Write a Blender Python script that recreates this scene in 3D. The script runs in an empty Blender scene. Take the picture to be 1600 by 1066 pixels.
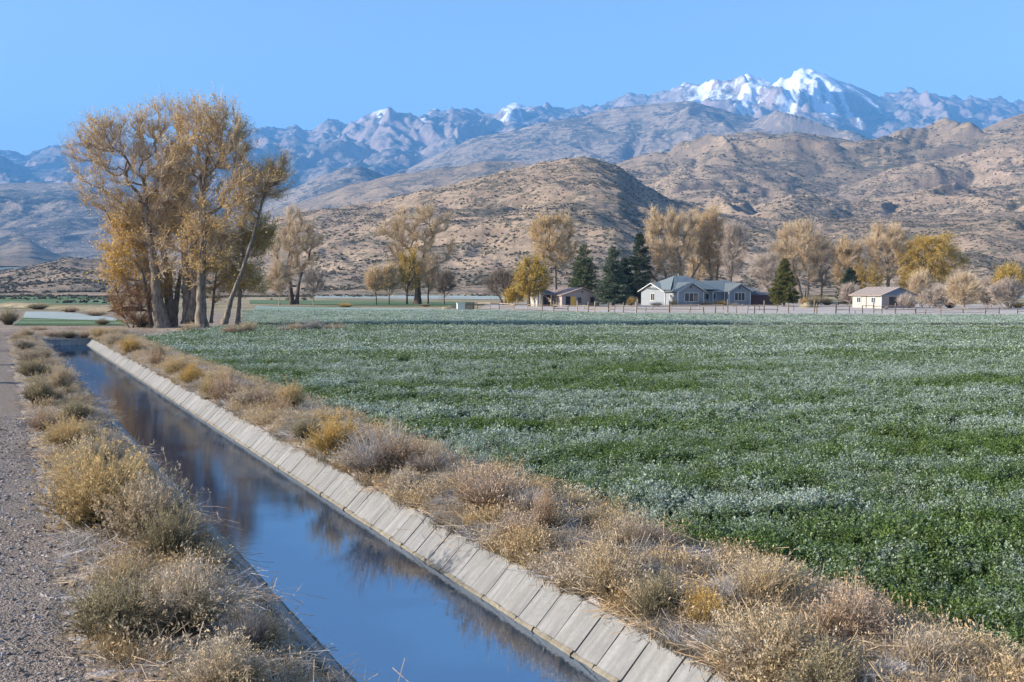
import bpy, math, random
import numpy as np

S = bpy.context.scene
C = S.collection
# ------------------------------------------------------------------ camera
F_PX, ZC = 1555.6, 3.2
TH = math.atan((533 - 448) / F_PX)
CT, ST_ = math.cos(TH), math.sin(TH)
cam = bpy.data.objects.new('camera', bpy.data.cameras.new('camera'))
C.objects.link(cam)
cam.location = (0, 0, ZC)
cam.rotation_euler = (math.pi / 2 - TH, 0, 0)
cam.data.lens = 35
cam.data.sensor_width = 36
cam.data.clip_start = 0.1
cam.data.clip_end = 60000
S.camera = cam
# ------------------------------------------------------------------ sky, sun, exposure
SUN_EL, SUN_AZ = math.radians(21.5), math.radians(-100)      # azimuth clockwise from +Y: the sun stands left, slightly behind the camera
W = bpy.data.worlds.new('World')
S.world = W
W.use_nodes = True
_n = W.node_tree.nodes
sky = _n.new('ShaderNodeTexSky')
sky.sky_type = 'NISHITA'
sky.sun_disc = False
sky.sun_elevation = SUN_EL
sky.sun_rotation = SUN_AZ
sky.altitude = 1500
sky.air_density = 0.9
sky.dust_density = 3.5
sky.ozone_density = 1.0
W.node_tree.links.new(sky.outputs[0], _n['Background'].inputs[0])
_n['Background'].inputs[1].default_value = 0.085
sun = bpy.data.objects.new('sun', bpy.data.lights.new('sun', 'SUN'))
C.objects.link(sun)
sun.data.energy = 5.0
sun.data.angle = math.radians(0.53)
sun.data.color = (1.0, 0.92, 0.80)
_sd = (math.sin(SUN_AZ) * math.cos(SUN_EL), math.cos(SUN_AZ) * math.cos(SUN_EL), math.sin(SUN_EL))
sun.rotation_euler = (math.pi / 2 - SUN_EL, 0, math.pi - SUN_AZ)
S.view_settings.view_transform = 'Standard'
S.view_settings.look = 'None'
S.view_settings.gamma = 1
S.view_settings.use_curve_mapping = False
S.view_settings.exposure = 1.68

# ------------------------------------------------------------------ helpers: pixels of the 1600 px photograph to places on the ground
def ray(u, v):
    return np.array([(u - 800.0), F_PX * CT - (v - 533.0) * ST_, -F_PX * ST_ - (v - 533.0) * CT])
def G(u, v, z=0.0):                       # where the sight line meets the level z
    r = ray(u, v)
    return np.array([0, 0, ZC]) + r * ((z - ZC) / r[2])
def AT(u, v, Y):                          # where the sight line is Y metres deep
    r = ray(u, v)
    return np.array([0, 0, ZC]) + r * (Y / r[1])
CD = np.array([-0.46, 0.888]) / math.hypot(.46, .888)     # the canal's direction, and the direction to its right
CN = np.array([CD[1], -CD[0]])
def XY(s, t):
    return CD[0] * s + CN[0] * t, CD[1] * s + CN[1] * t
def STc(x, y):
    return CD[0] * x + CD[1] * y, CN[0] * x + CN[1] * y

# ------------------------------------------------------------------ noise
_r = np.random.RandomState(7)
_perm = _r.permutation(1024)
_perm = np.concatenate([_perm, _perm])
_ang = _r.rand(1024) * 2 * math.pi
_gx, _gy = np.cos(_ang), np.sin(_ang)
def perlin(x, y, seed=0):
    xi, yi = np.floor(x).astype(np.int64), np.floor(y).astype(np.int64)
    xf, yf = x - xi, y - yi
    u, v = xf * xf * xf * (xf * (xf * 6 - 15) + 10), yf * yf * yf * (yf * (yf * 6 - 15) + 10)
    def g(ix, iy, dx, dy):
        h = _perm[(_perm[(ix + seed * 131) & 1023] + iy + seed * 57) & 1023]
        return _gx[h] * dx + _gy[h] * dy
    a, b = g(xi, yi, xf, yf), g(xi + 1, yi, xf - 1, yf)
    c, d = g(xi, yi + 1, xf, yf - 1), g(xi + 1, yi + 1, xf - 1, yf - 1)
    return 1.5 * ((a + (b - a) * u) + ((c + (d - c) * u) - (a + (b - a) * u)) * v)
def fbm(x, y, oct=5, seed=0, gain=.5, lac=2.03):
    a, f, o, n = 1.0, 1.0, 0, 0
    for i in range(oct):
        o = o + a * perlin(x * f, y * f, seed + i); n += a
        a *= gain; f *= lac
    return o / n
def ridged(x, y, oct=6, seed=0, gain=.5, lac=2.05):
    a, f, o, n, w = 1.0, 1.0, 0, 0, 1.0
    for i in range(oct):
        s = (1 - np.abs(perlin(x * f, y * f, seed + i))) ** 2
        o = o + a * s * w; n += a
        w = np.clip(s * 1.6, 0, 1)
        a *= gain; f *= lac
    return o / n

def eroded(x, y, oct=8, seed=0, damp=1.0, gain=.5):          # fractal noise whose steep places stay smooth: rounded spurs, sharp gullies
    a, n, dx, dy = 1.0, 0, 0, 0
    c, s = .8, .6
    e = .02
    for i in range(oct):
        p = perlin(x, y, seed + i)
        gx, gy = (perlin(x + e, y, seed + i) - p) / e, (perlin(x, y + e, seed + i) - p) / e
        dx, dy = dx + gx * a, dy + gy * a
        n = n + a * p / (1 + damp * (dx * dx + dy * dy))
        a *= gain
        x, y = 2.02 * (c * x - s * y), 2.02 * (s * x + c * y)
    return n
# ------------------------------------------------------------------ helpers: meshes and objects
def mesh_np(name, V, tris=None, quads=None, mats=(), tmi=None, qmi=None, smooth=False, attrs=None):
    V = np.asarray(V, np.float32)
    tris = np.zeros((0, 3), np.int32) if tris is None else np.asarray(tris, np.int32)
    quads = np.zeros((0, 4), np.int32) if quads is None else np.asarray(quads, np.int32)
    me = bpy.data.meshes.new(name)
    me.vertices.add(len(V)); me.vertices.foreach_set('co', V.ravel())
    nl = tris.size + quads.size; nf = len(tris) + len(quads)
    me.loops.add(nl); me.loops.foreach_set('vertex_index', np.concatenate([tris.ravel(), quads.ravel()]).astype(np.int32))
    me.polygons.add(nf)
    st = np.concatenate([np.arange(len(tris)) * 3, tris.size + np.arange(len(quads)) * 4]).astype(np.int32)
    me.polygons.foreach_set('loop_start', st)
    for m in mats: me.materials.append(m)
    if tmi is not None or qmi is not None:
        mi = np.concatenate([np.zeros(len(tris), np.int32) if tmi is None else np.broadcast_to(tmi, len(tris)),
                             np.zeros(len(quads), np.int32) if qmi is None else np.broadcast_to(qmi, len(quads))]).astype(np.int32)
        me.polygons.foreach_set('material_index', mi)
    me.polygons.foreach_set('use_smooth', np.full(nf, bool(smooth)))
    for k, a in (attrs or {}).items():
        a = np.asarray(a, np.float32)
        if a.ndim == 2:
            at = me.attributes.new(k, 'FLOAT_VECTOR', 'POINT'); at.data.foreach_set('vector', a.ravel())
        else:
            at = me.attributes.new(k, 'FLOAT', 'POINT'); at.data.foreach_set('value', a)
    me.update(calc_edges=True)
    return me
class Acc:                                # gathers pieces of ONE mesh
    def __init__(self): self.v, self.t, self.q, self.tm, self.qm, self.at, self.n = [], [], [], [], [], {}, 0
    def add(self, V, tris=None, quads=None, mi=0, **at):
        V = np.asarray(V, float).reshape(-1, 3)
        if tris is not None and len(tris): self.t.append(np.asarray(tris) + self.n); self.tm.append(np.full(len(tris), mi))
        if quads is not None and len(quads): self.q.append(np.asarray(quads) + self.n); self.qm.append(np.full(len(quads), mi))
        for k in set(list(self.at) + list(at)):
            self.at.setdefault(k, [np.zeros(self.n)] if self.n else [])
            self.at[k].append(np.broadcast_to(np.asarray(at.get(k, 0.0), float), len(V)))
        self.v.append(V); self.n += len(V)
    def box(self, c, size, rz=0, mi=0, base=None):
        a = np.array([[x, y, z] for z in (-.5, .5) for y in (-.5, .5) for x in (-.5, .5)]) * np.asarray(size)
        cs, sn = math.cos(rz), math.sin(rz)
        a = a @ np.array([[cs, sn, 0], [-sn, cs, 0], [0, 0, 1]])
        self.add(a + np.asarray(c), quads=[[0, 2, 3, 1], [4, 5, 7, 6], [0, 1, 5, 4], [2, 6, 7, 3], [0, 4, 6, 2], [1, 3, 7, 5]], mi=mi)
    def prism(self, poly, vec, mi=0):     # an outline pushed along vec
        p = np.asarray(poly, float); n = len(p); V = np.concatenate([p, p + np.asarray(vec, float)])
        t = [[0, i + 1, i] for i in range(1, n - 1)] + [[n, n + i, n + i + 1] for i in range(1, n - 1)]
        q = [[i, (i + 1) % n, n + (i + 1) % n, n + i] for i in range(n)]
        self.add(V, tris=t, quads=q, mi=mi)
    def mesh(self, name, mats, smooth=False):
        cat = lambda l, w: np.concatenate(l) if l else np.zeros((0, w), int)
        return mesh_np(name, np.concatenate(self.v), cat(self.t, 3), cat(self.q, 4), mats,
                       np.concatenate(self.tm) if self.tm else None, np.concatenate(self.qm) if self.qm else None,
                       smooth, {k: np.concatenate(a) for k, a in self.at.items()})
def put(name, me, parent=None, kind=None, loc=None):
    o = bpy.data.objects.new(name, me); C.objects.link(o)
    if parent is not None: o.parent = parent
    if kind: o['kind'] = kind
    if loc is not None: o.location = loc
    return o
def tag(o, label, cat, group=None):
    o['label'] = label; o['category'] = cat
    if group: o['group'] = group
    return o
def thing(name, label, cat, loc=(0, 0, 0), rz=0, group=None):
    o = bpy.data.objects.new(name, None); C.objects.link(o)
    o.location = loc; o.rotation_euler = (0, 0, rz); o.empty_display_size = .2
    return tag(o, label, cat, group)

# ------------------------------------------------------------------ helpers: materials
def mat(name):
    m = bpy.data.materials.new(name); m.use_nodes = True
    nt = m.node_tree
    return m, nt, nt.nodes['Principled BSDF']
def N(nt, typ, ins=None, **props):
    n = nt.nodes.new(typ)
    for k, v in props.items(): setattr(n, k, v)
    for k, v in (ins or {}).items():
        if isinstance(v, bpy.types.NodeSocket): nt.links.new(v, n.inputs[k])
        else: n.inputs[k].default_value = v
    return n
def ramp(nt, fac, stops, interp='LINEAR'):
    n = nt.nodes.new('ShaderNodeValToRGB'); nt.links.new(fac, n.inputs[0])
    n.color_ramp.interpolation = interp
    e = n.color_ramp.elements
    while len(e) < len(stops): e.new(.5)
    for i, (p, c) in enumerate(stops):
        e[i].position = p
        e[i].color = (c, c, c, 1) if not hasattr(c, '__len__') else (*c, 1)
    return n.outputs[0]
def mix(nt, fac, a, b, blend='MIX'):
    n = nt.nodes.new('ShaderNodeMix'); n.data_type = 'RGBA'; n.blend_type = blend
    for i, v in ((0, fac), (6, a), (7, b)):
        if isinstance(v, bpy.types.NodeSocket): nt.links.new(v, n.inputs[i])
        else: n.inputs[i].default_value = (*v, 1) if hasattr(v, '__len__') else v
    return n.outputs[2]
def mth(nt, op, a, b=0.0, clamp=False):
    n = nt.nodes.new('ShaderNodeMath'); n.operation = op; n.use_clamp = clamp
    for i, v in ((0, a), (1, b)):
        if isinstance(v, bpy.types.NodeSocket): nt.links.new(v, n.inputs[i])
        else: n.inputs[i].default_value = v
    return n.outputs[0]
def pos(nt, scale=(1, 1, 1), rz=0):
    g = nt.nodes.new('ShaderNodeNewGeometry')
    mp = N(nt, 'ShaderNodeMapping', {0: g.outputs['Position']})
    mp.inputs['Rotation'].default_value = (0, 0, rz)
    mp.inputs['Scale'].default_value = scale
    return mp.outputs[0]
def noise(nt, vec, scale, detail=4, rough=.55, dist=0.0):
    n = N(nt, 'ShaderNodeTexNoise', {'Vector': vec, 'Scale': scale, 'Detail': detail, 'Roughness': rough, 'Distortion': dist})
    return n.outputs[0]
def attr(nt, name):
    return N(nt, 'ShaderNodeAttribute', attribute_name=name).outputs['Fac']
def bump(nt, bsdf, h, strength=.5, dist=.05):
    b = N(nt, 'ShaderNodeBump', {'Height': h, 'Strength': strength, 'Distance': dist})
    nt.links.new(b.outputs[0], bsdf.inputs['Normal'])
def flat(name, col, rough=.8, var=.15, scale=6, metal=0.0):
    m, nt, b = mat(name)
    n = noise(nt, pos(nt), scale, 3)
    c = mix(nt, n, tuple(x * (1 - var) for x in col), tuple(min(1, x * (1 + var)) for x in col))
    nt.links.new(c, b.inputs['Base Color']); b.inputs['Roughness'].default_value = rough; b.inputs['Metallic'].default_value = metal
    b.inputs['Specular IOR Level'].default_value = .25
    return m
# ================================================================== terrain
HAZE_TOP = 2250.0
def hill_material(name, grass, grass2, sage, rock, sage_amt, dot, snow=False, rough_scale=1.0):
    m, nt, b = mat(name)
    P = pos(nt)
    big = noise(nt, P, .004 * rough_scale, 5, .6)
    mid = noise(nt, P, .03 * rough_scale, 6, .65)
    c = mix(nt, ramp(nt, big, [(.35, 0), (.65, 1)]), grass, grass2)
    c = mix(nt, ramp(nt, mid, [(.45, 0), (.62, .55)]), c, tuple(x * .72 for x in grass2))
    d = noise(nt, P, dot, 3, .7)
    dens = noise(nt, P, dot * .13, 4, .6)
    k = mth(nt, 'ADD', d, mth(nt, 'MULTIPLY', mth(nt, 'SUBTRACT', dens, .5), .95))
    c = mix(nt, ramp(nt, k, [(sage_amt, 0), (sage_amt + .06, .85)]), c, sage)
    fine = noise(nt, P, dot * 4.5, 3, .7)
    c = mix(nt, 1.0, c, ramp(nt, fine, [(.3, .62), (.5, 1.0), (.7, 1.25)]), 'MULTIPLY')
    strk = noise(nt, pos(nt, (dot * .12, dot * .12, dot * 2.2)), 1.0, 5, .7, .5)
    c = mix(nt, ramp(nt, mth(nt, 'ADD', strk, mth(nt, 'MULTIPLY', mth(nt, 'SUBTRACT', fine, .5), .4)), [(.52, 0), (.62, .6)]), c, tuple(x * 1.5 for x in sage))
    steep = N(nt, 'ShaderNodeSeparateXYZ', {0: nt.nodes.new('ShaderNodeNewGeometry').outputs['Normal']}).outputs[2]
    rk = mth(nt, 'MULTIPLY', ramp(nt, steep, [(.72, 1), (.88, 0)]), ramp(nt, mid, [(.4, 0), (.55, 1)]))
    c = mix(nt, rk, c, rock)
    if snow:
        sn = attr(nt, 'snow')
        st = pos(nt, (1, 1, .35))
        k2 = mth(nt, 'ADD', mth(nt, 'MULTIPLY', mth(nt, 'SUBTRACT', noise(nt, st, .012, 7, .72), .5), 1.6), mth(nt, 'MULTIPLY', mth(nt, 'SUBTRACT', noise(nt, st, .05, 5, .7), .5), .5))
        sm = ramp(nt, mth(nt, 'ADD', sn, k2), [(.38, 0), (.47, .35), (.58, .9), (.75, 1)])
        c = mix(nt, sm, c, (.62, .65, .72))
    nt.links.new(c, b.inputs['Base Color'])
    b.inputs['Roughness'].default_value = .95
    b.inputs['Specular IOR Level'].default_value = .05
    hb = mth(nt, 'ADD', mth(nt, 'ADD', mth(nt, 'MULTIPLY', k, .5), mid), mth(nt, 'MULTIPLY', fine, .22))
    bump(nt, b, hb, .85, .32 / dot)
    return m

def layer(name, label, sky_pts, Dc, Dn, zb, m, amp, lam, spur=.5, k_rng=None, prof=1.25, ncol=620, nrow=130, seed=1, crest_jit=.12, wob=.08, shape=None, snow=None, back=.35, env_pow=.7, damp=.8, rid=0.0, fine=.05, sub=.2, ekp=2.2, gain=.43, peaks=()):
    """a range of hills: its crest line as seen from the road stands Dc metres away, its foot Dn metres away"""
    pts = np.array(sky_pts, float)
    rr = np.array([ray(u, v) for u, v in pts])
    kk, mm = rr[:, 0] / rr[:, 1], rr[:, 2] / rr[:, 1]
    k0, k1 = (kk.min(), kk.max()) if k_rng is None else k_rng
    k = np.linspace(k0, k1, ncol)
    m_ = np.interp(k, kk, mm)
    ker = np.hanning(7); ker /= ker.sum()
    m_ = np.convolve(np.pad(m_, 3, mode='edge'), ker, 'valid')
    dc = Dc(k) if callable(Dc) else np.full(ncol, float(Dc))
    dc = dc * (1 + wob * fbm(k * 6 + seed, k * 0 + seed, 3, seed))
    dn = Dn(k) if callable(Dn) else np.full(ncol, float(Dn))
    Hc = ZC + m_ * dc
    w = np.concatenate([np.linspace(0, 1, nrow), 1 + np.linspace(0, back, 26)[1:]])
    wg = w[:, None]
    D = dn[None] + (dc - dn)[None] * wg
    X, Y = k[None] * D, D
    pw = np.where(wg <= 1, np.clip(wg, 0, 1) ** prof, 1 - 1.3 * (wg - 1) - 1.2 * (wg - 1) ** 2)
    if shape is not None: pw = shape(k[None], wg, pw)
    base = zb + (Hc - zb)[None] * pw
    # spurs and gullies: warped ridges, longer towards the viewer than across
    wx, wy = fbm(X / lam, Y / lam, 3, seed + 20) * .6, fbm(X / lam + 9, Y / lam, 3, seed + 25) * .6
    xs, ys = X / lam + wx, Y / (lam * (1 + spur)) + wy
    n = eroded(xs, ys, 9, seed + 3, damp, gain) * 1.1
    if rid: n = n * (1 - rid) + rid * (ridged(xs * .9, ys * .9, 7, seed + 13) - .45) * 1.3
    if sub: n = n + sub * eroded(xs * 3.7 + 5, ys * 2.9, 6, seed + 60, .6, gain)
    n2 = fbm(X / lam * 9, Y / lam * 9, 5, seed + 40)
    env = np.clip(wg * 1.5, 0, 1) ** env_pow * (crest_jit + (1 - crest_jit) * np.clip((1 - wg) * ekp, 0, 1) ** .8)
    rel = np.clip((Hc - zb)[None] / np.percentile(Hc - zb, 85), .05, 1.2) ** .7
    Z = base + amp * (n * env + n2 * fine * (.4 + .6 * np.clip(wg, 0, 1)) * np.clip(wg * 4, 0, 1)) * rel
    for (ua, sl, sr, sy, skew, wide) in peaks:                     # pointed summits: a ridge runs down from each towards the viewer
        j = int(np.argmin(np.abs(k - (ua - 800) / F_PX)))
        ya, xa = dc[j], k[j] * dc[j]
        dy = ya - Y
        dx = X - xa - skew * np.maximum(dy, 0) + 26 * n2 * 3
        pyr = Hc[j] - np.where(dx < 0, -dx * sl, dx * sr) - np.abs(dy) * sy + (.16 * n + .05 * n2) * amp * np.clip(np.abs(dy) / 500, 0, 1)
        fade = np.clip((wide - np.hypot(dx, dy)) / (wide * .35), 0, 1)
        Z = np.where(fade > 0, Z + fade * (np.maximum(Z * .35 + pyr * .65, pyr) - Z) , Z)
    V = np.stack([X, Y + 0 * X, Z], -1).reshape(-1, 3)
    R = len(w)
    i = np.arange(R - 1)[:, None] * ncol + np.arange(ncol - 1)[None]
    q = np.stack([i, i + 1, i + ncol + 1, i + ncol], -1).reshape(-1, 4)
    at = {}
    if snow is not None: at['snow'] = snow(k[None] + 0 * wg, wg + 0 * k[None], Z, n, n2).ravel()
    o = put(name, mesh_np(name, V, quads=q, mats=[m], smooth=True, attrs=at), kind='structure')
    o['label'] = label
    return o, V.reshape(R, ncol, 3)

TAN, TAN2, SAGE, ROCK = (.37, .278, .20), (.29, .213, .157), (.085, .08, .06), (.20, .15, .115)
m_near = hill_material('dry_hill', TAN, TAN2, SAGE, ROCK, .53, .22)
m_mid = hill_material('dry_hill_mid', (.33, .245, .165), (.24, .18, .125), (.08, .08, .065), (.19, .15, .12), .54, .09, rough_scale=.5)
m_far = hill_material('far_slope', (.34, .27, .205), (.25, .20, .16), (.055, .06, .055), (.16, .135, .12), .49, .03, rough_scale=.25)
m_snow = hill_material('snow_range', (.215, .18, .165), (.145, .13, .125), (.035, .05, .055), (.26, .20, .18), .49, .014, snow=True, rough_scale=.12)

# the brown foothills
FA = [(-500, 380), (-60, 415), (0, 424), (60, 414), (110, 402), (165, 407), (260, 412), (330, 392), (390, 362), (440, 337), (520, 325), (600, 312), (700, 289), (800, 266), (870, 253), (905, 249), (930, 251), (968, 264), (1000, 287), (1040, 310), (1090, 326), (1150, 338), (1230, 345), (1330, 340), (1450, 335), (1600, 330), (2100, 320)]
hill_a, VA = layer('foothill', 'brown sagebrush foothill rising behind the ranch trees', FA, lambda k: 950 + 0 * k, lambda k: 360 + 0 * k, 0.0, m_near, 30, 200, seed=16, prof=1.2, ncol=900, nrow=230, crest_jit=.08, fine=.13, sub=.2, ekp=1.6, shape=lambda k, w, p: np.where(w <= 1, (.78) * p + .22 * np.sin(math.pi / 2 * np.clip(w, 0, 1)) ** 1.45, p))
FC = [(900, 330), (1000, 318), (1060, 312), (1110, 318), (1150, 332), (1200, 318), (1240, 303), (1280, 308), (1330, 318), (1380, 310), (1450, 300), (1520, 298), (1600, 296), (2100, 270)]
hill_c, VC = layer('foothill', 'low rocky brown mounds behind the houses', FC, 1250, 760, 20.0, m_near, 50, 190, seed=17, prof=1.1, ncol=560, nrow=150, crest_jit=.3, fine=.12)
FB = [(900, 330), (960, 300), (1020, 285), (1060, 268), (1110, 258), (1160, 262), (1220, 270), (1270, 285), (1310, 292), (1340, 286), (1400, 262), (1460, 250), (1530, 240), (1600, 228), (2100, 190)]
hill_b, VB = layer('foothill', 'brown foothill ridge with blue shaded hollows', FB, 1750, 1150, 60.0, m_near, 95, 300, seed=29, prof=1.0, ncol=560, nrow=140, crest_jit=.2, fine=.08)
FD = [(820, 300), (950, 262), (975, 254), (1010, 244), (1060, 233), (1110, 216), (1140, 208), (1185, 205), (1215, 211), (1245, 206), (1290, 213), (1340, 222), (1400, 213), (1440, 207), (1500, 206), (1530, 203), (1570, 188), (1600, 178), (1700, 150), (2100, 120)]
hill_d, VD = layer('foothill', 'high brown foothill below the snowy peak', FD, 2500, 1650, 150.0, m_mid, 125, 420, seed=41, prof=.9, ncol=620, nrow=150, crest_jit=.08)
# paler hills in the middle distance
M1 = [(-500, 395), (0, 380), (30, 372), (48, 372), (90, 392), (130, 398), (230, 380), (330, 352), (400, 335), (470, 318), (540, 292), (600, 278), (640, 272), (690, 262), (760, 254), (800, 257), (850, 262), (930, 300), (1000, 330)]
layer('far_hill', 'pale tan hill beyond the foothill', M1, 3000, 1300, 30.0, m_mid, 120, 560, seed=51, prof=1.2, ncol=620, crest_jit=.08)
M0 = [(-500, 300), (0, 288), (60, 286), (100, 285), (170, 290), (240, 300), (330, 318), (400, 318), (450, 303), (500, 283), (540, 268), (562, 263), (590, 272), (620, 285), (680, 300), (760, 330)]
layer('far_hill', 'hazy blue grey slope on the left of the valley', M0, 4300, 2300, 60.0, m_far, 150, 800, seed=61, prof=1.0, ncol=560)
M2 = [(480, 345), (560, 305), (610, 280), (640, 262), (692, 237), (737, 216), (790, 206), (830, 196), (861, 189), (910, 180), (940, 172), (962, 166), (1000, 163), (1040, 160), (1075, 158), (1110, 167), (1150, 178), (1190, 188), (1240, 205), (1300, 222), (1400, 240)]
layer('blue_hill', 'dark blue forested mountain shoulder below the snow', M2, 5400, 3300, 150.0, m_far, 240, 950, seed=71, prof=.95, ncol=620, crest_jit=.06, rid=.2)
# the snow range
def snow_right(k, w, Z, n, n2):
    u = k * F_PX + 800
    v = 448 - (Z - ZC) / 9000 * F_PX                              # roughly how high on the range
    def g(uc, ru): return np.exp(-((u - uc) / ru) ** 2)
    top = np.clip((w - .62) / .3, 0, 1)
    band = g(1165, 85) * .42 + g(1250, 62) * .44 + g(1075, 50) * .26 + g(608, 30) * .50 + g(803, 22) * .48 + g(655, 26) * .26 + g(990, 26) * .18 + g(840, 22) * .2
    coul = 0
    for (ua, wa, ub, wb, wd) in ((1285, .97, 1372, .35, 7), (1240, .9, 1290, .5, 8), (1320, .93, 1420, .62, 6), (1205, .9, 1150, .6, 14), (640, .8, 668, .62, 7), (800, .93, 790, .7, 9), (1262, .97, 1225, .55, 18), (1262, .97, 1300, .55, 12), (1120, .93, 1080, .7, 10)):
        uu = ua + (ub - ua) * (wa - w) / (wa - wb)
        coul = coul + np.exp(-((u - uu) / wd) ** 2) * (w < wa + .02) * (w > wb)
    return np.clip(.06 + .20 * top + band * .85 * np.clip((w - .45) / .3, 0, 1) - .30 * (n + .1) + .42 * np.clip(coul, 0, 1) - .4 * np.clip((u - 1330) / 200, 0, .5) - .25 * np.clip((w - .985) / .015, 0, 1) * (u > 1235) * (u < 1268), 0, 1.1)
R1 = [(-500, 250), (-60, 225), (0, 234), (18, 238), (40, 243), (70, 232), (100, 228), (140, 224), (200, 226), (260, 222), (320, 214), (370, 208), (400, 202), (415, 199), (440, 203), (462, 198), (478, 206), (496, 203), (512, 190), (530, 193), (560, 189), (580, 180), (605, 167), (622, 171), (640, 171), (655, 178), (672, 174), (705, 170), (728, 169), (745, 174), (770, 177), (785, 167), (803, 159), (822, 166), (845, 162), (860, 168), (876, 172), (920, 168), (958, 160), (985, 144), (1010, 150), (1030, 146), (1058, 138), (1085, 131), (1110, 129), (1125, 124), (1150, 117), (1164, 112), (1178, 118), (1196, 124), (1214, 119), (1232, 112), (1251, 103), (1270, 110), (1290, 118), (1318, 128), (1345, 138), (1372, 147), (1395, 146), (1420, 140), (1440, 147), (1470, 152), (1500, 154), (1520, 152), (1545, 156), (1575, 155), (1600, 160), (1700, 180), (2100, 240)]
def peak_shape(k, w, pw):
    return pw
layer('snow_mountains', 'snow streaked mountain range on the skyline', R1, 9000, 5200, 250.0, m_snow, 600, 1100, seed=83, prof=.9, ncol=1100, nrow=220, crest_jit=.02, snow=snow_right, spur=.7, rid=.6, fine=.12, ekp=1.5, gain=.5, peaks=((1251, .42, .37, .50, .22, 820), (1164, .40, .36, .6, -.2, 420), (605, .46, .34, .55, .25, 420), (803, .5, .4, .6, .2, 300), (985, .4, .35, .6, .2, 300)))
R0 = [(-500, 290), (-60, 262), (0, 262), (60, 268), (130, 262), (200, 255), (270, 250), (330, 252), (380, 262), (420, 255), (460, 262), (520, 272), (560, 255), (600, 246), (650, 262), (720, 285), (800, 310)]
def snow_left(k, w, Z, n, n2):
    return np.clip(.05 + .25 * np.clip((Z - 800) / 300, -1, 1) - .3 * n, 0, 1)
layer('blue_hill', 'dark blue mountain flank at the far left', R0, 7000, 4600, 150.0, m_snow, 380, 1000, seed=97, prof=.9, ncol=560, snow=snow_left, rid=.4)

# the air
def haze_box():
    a = Acc(); a.box((0, 6500, (HAZE_TOP - 3) / 2), (24000, 16000, HAZE_TOP + 3))
    m = bpy.data.materials.new('haze'); m.use_nodes = True
    nt = m.node_tree; nt.nodes.remove(nt.nodes['Principled BSDF'])
    v = N(nt, 'ShaderNodeVolumePrincipled')
    v.inputs['Color'].default_value = (.15, .45, 1.0, 1)
    v.inputs['Density'].default_value = 1.15e-4
    v.inputs['Anisotropy'].default_value = 0.0
    nt.links.new(v.outputs[0], nt.nodes['Material Output'].inputs['Volume'])
    put('haze', a.mesh('haze', [m]), kind='stuff')
haze_box()
# ================================================================== ground, road, canal, fields
T_L, T_R, Z_W, S_END = 2.36, 5.24, -.355, 66.0
def sstep(a, b, x):
    q = np.clip((x - a) / (b - a), 0, 1); return q * q * (3 - 2 * q)
def ground_h(s, t, fine=True):
    s, t = np.asarray(s, float), np.asarray(t, float)
    prof = np.interp(t, [-60, -7, -4.8, -4.2, -2.2, 0.2, .7, 1.2, 1.7, 2.1, T_L - .06, T_L - .05, T_R + .05, T_R + .06, 5.55, 5.95, 6.5, 7.1, 7.6, 9],
                     [0, .05, .24, .28, .31, .27, .27, .30, .24, .12, .05, .04, .02, .03, .13, .22, .22, .08, .0, 0])
    near = 1 - sstep(64, 78, s)
    z = prof * near
    cross = sstep(66.2, 67.2, s) * (1 - sstep(72, 76, s)) * (1 - sstep(5.5, 11, t)) * (1 - sstep(20, 45, -t))
    z = np.maximum(z, .34 * cross)
    if fine:
        bank = near * (sstep(.1, .6, t) * (1 - sstep(2.1, 2.3, t)) + sstep(5.3, 5.5, t) * (1 - sstep(7.2, 7.8, t)))
        z = z + bank * (.05 * fbm(s * 1.1, t * 1.1, 5, 5) + .035 * fbm(s * 4.3, t * 4.3, 3, 9))
        road = near * sstep(-5, -4.4, t) * (1 - sstep(0, .6, t))
        z = z + road * (.018 * fbm(s * .9, t * 1.6, 4, 15) - .03 * np.exp(-((t + .9) / .28) ** 2) - .03 * np.exp(-((t + 2.8) / .28) ** 2))
    trench = ((t > T_L - .055) & (t < T_R + .055) & (s < S_END + .25))
    return np.where(trench, -1.25, z)

def ground_material():
    m, nt, b = mat('dry_earth')
    P = pos(nt)
    n1, n2, n3 = noise(nt, P, .45, 6, .65), noise(nt, P, 3.2, 6, .7), noise(nt, P, 26, 3, .6)
    far1 = noise(nt, pos(nt, (1, 2.2, 1)), .022, 5, .6)
    c = mix(nt, ramp(nt, n2, [(.35, 0), (.65, 1)]), (.125, .088, .06), (.26, .19, .125))
    c = mix(nt, ramp(nt, n1, [(.42, 0), (.62, .7)]), c, (.36, .275, .175))
    c = mix(nt, ramp(nt, mth(nt, 'ADD', mth(nt, 'MULTIPLY', n2, .6), mth(nt, 'MULTIPLY', n3, .4)), [(.49, 0), (.58, .8)]), c, (.42, .40, .42))
    yy = N(nt, 'ShaderNodeSeparateXYZ', {0: P}).outputs[1]
    fm = ramp(nt, mth(nt, 'DIVIDE', yy, 400.0), [(.25, 0), (.36, 1)])
    fc = mix(nt, ramp(nt, far1, [(.36, 0), (.5, .6), (.64, 1)]), (.17, .155, .085), (.40, .315, .21))
    fc = mix(nt, ramp(nt, noise(nt, pos(nt, (1, 1.6, 1)), .16, 4, .65), [(.52, 0), (.6, .7)]), fc, (.10, .10, .07))
    c = mix(nt, fm, c, fc)
    nt.links.new(c, b.inputs['Base Color'])
    b.inputs['Roughness'].default_value = .95; b.inputs['Specular IOR Level'].default_value = .08
    bump(nt, b, mth(nt, 'ADD', n2, mth(nt, 'MULTIPLY', n3, .5)), .8, .05)
    return m
m_ground = ground_material()
def geo(a, b, n):
    return np.geomspace(a, b, n)
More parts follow.
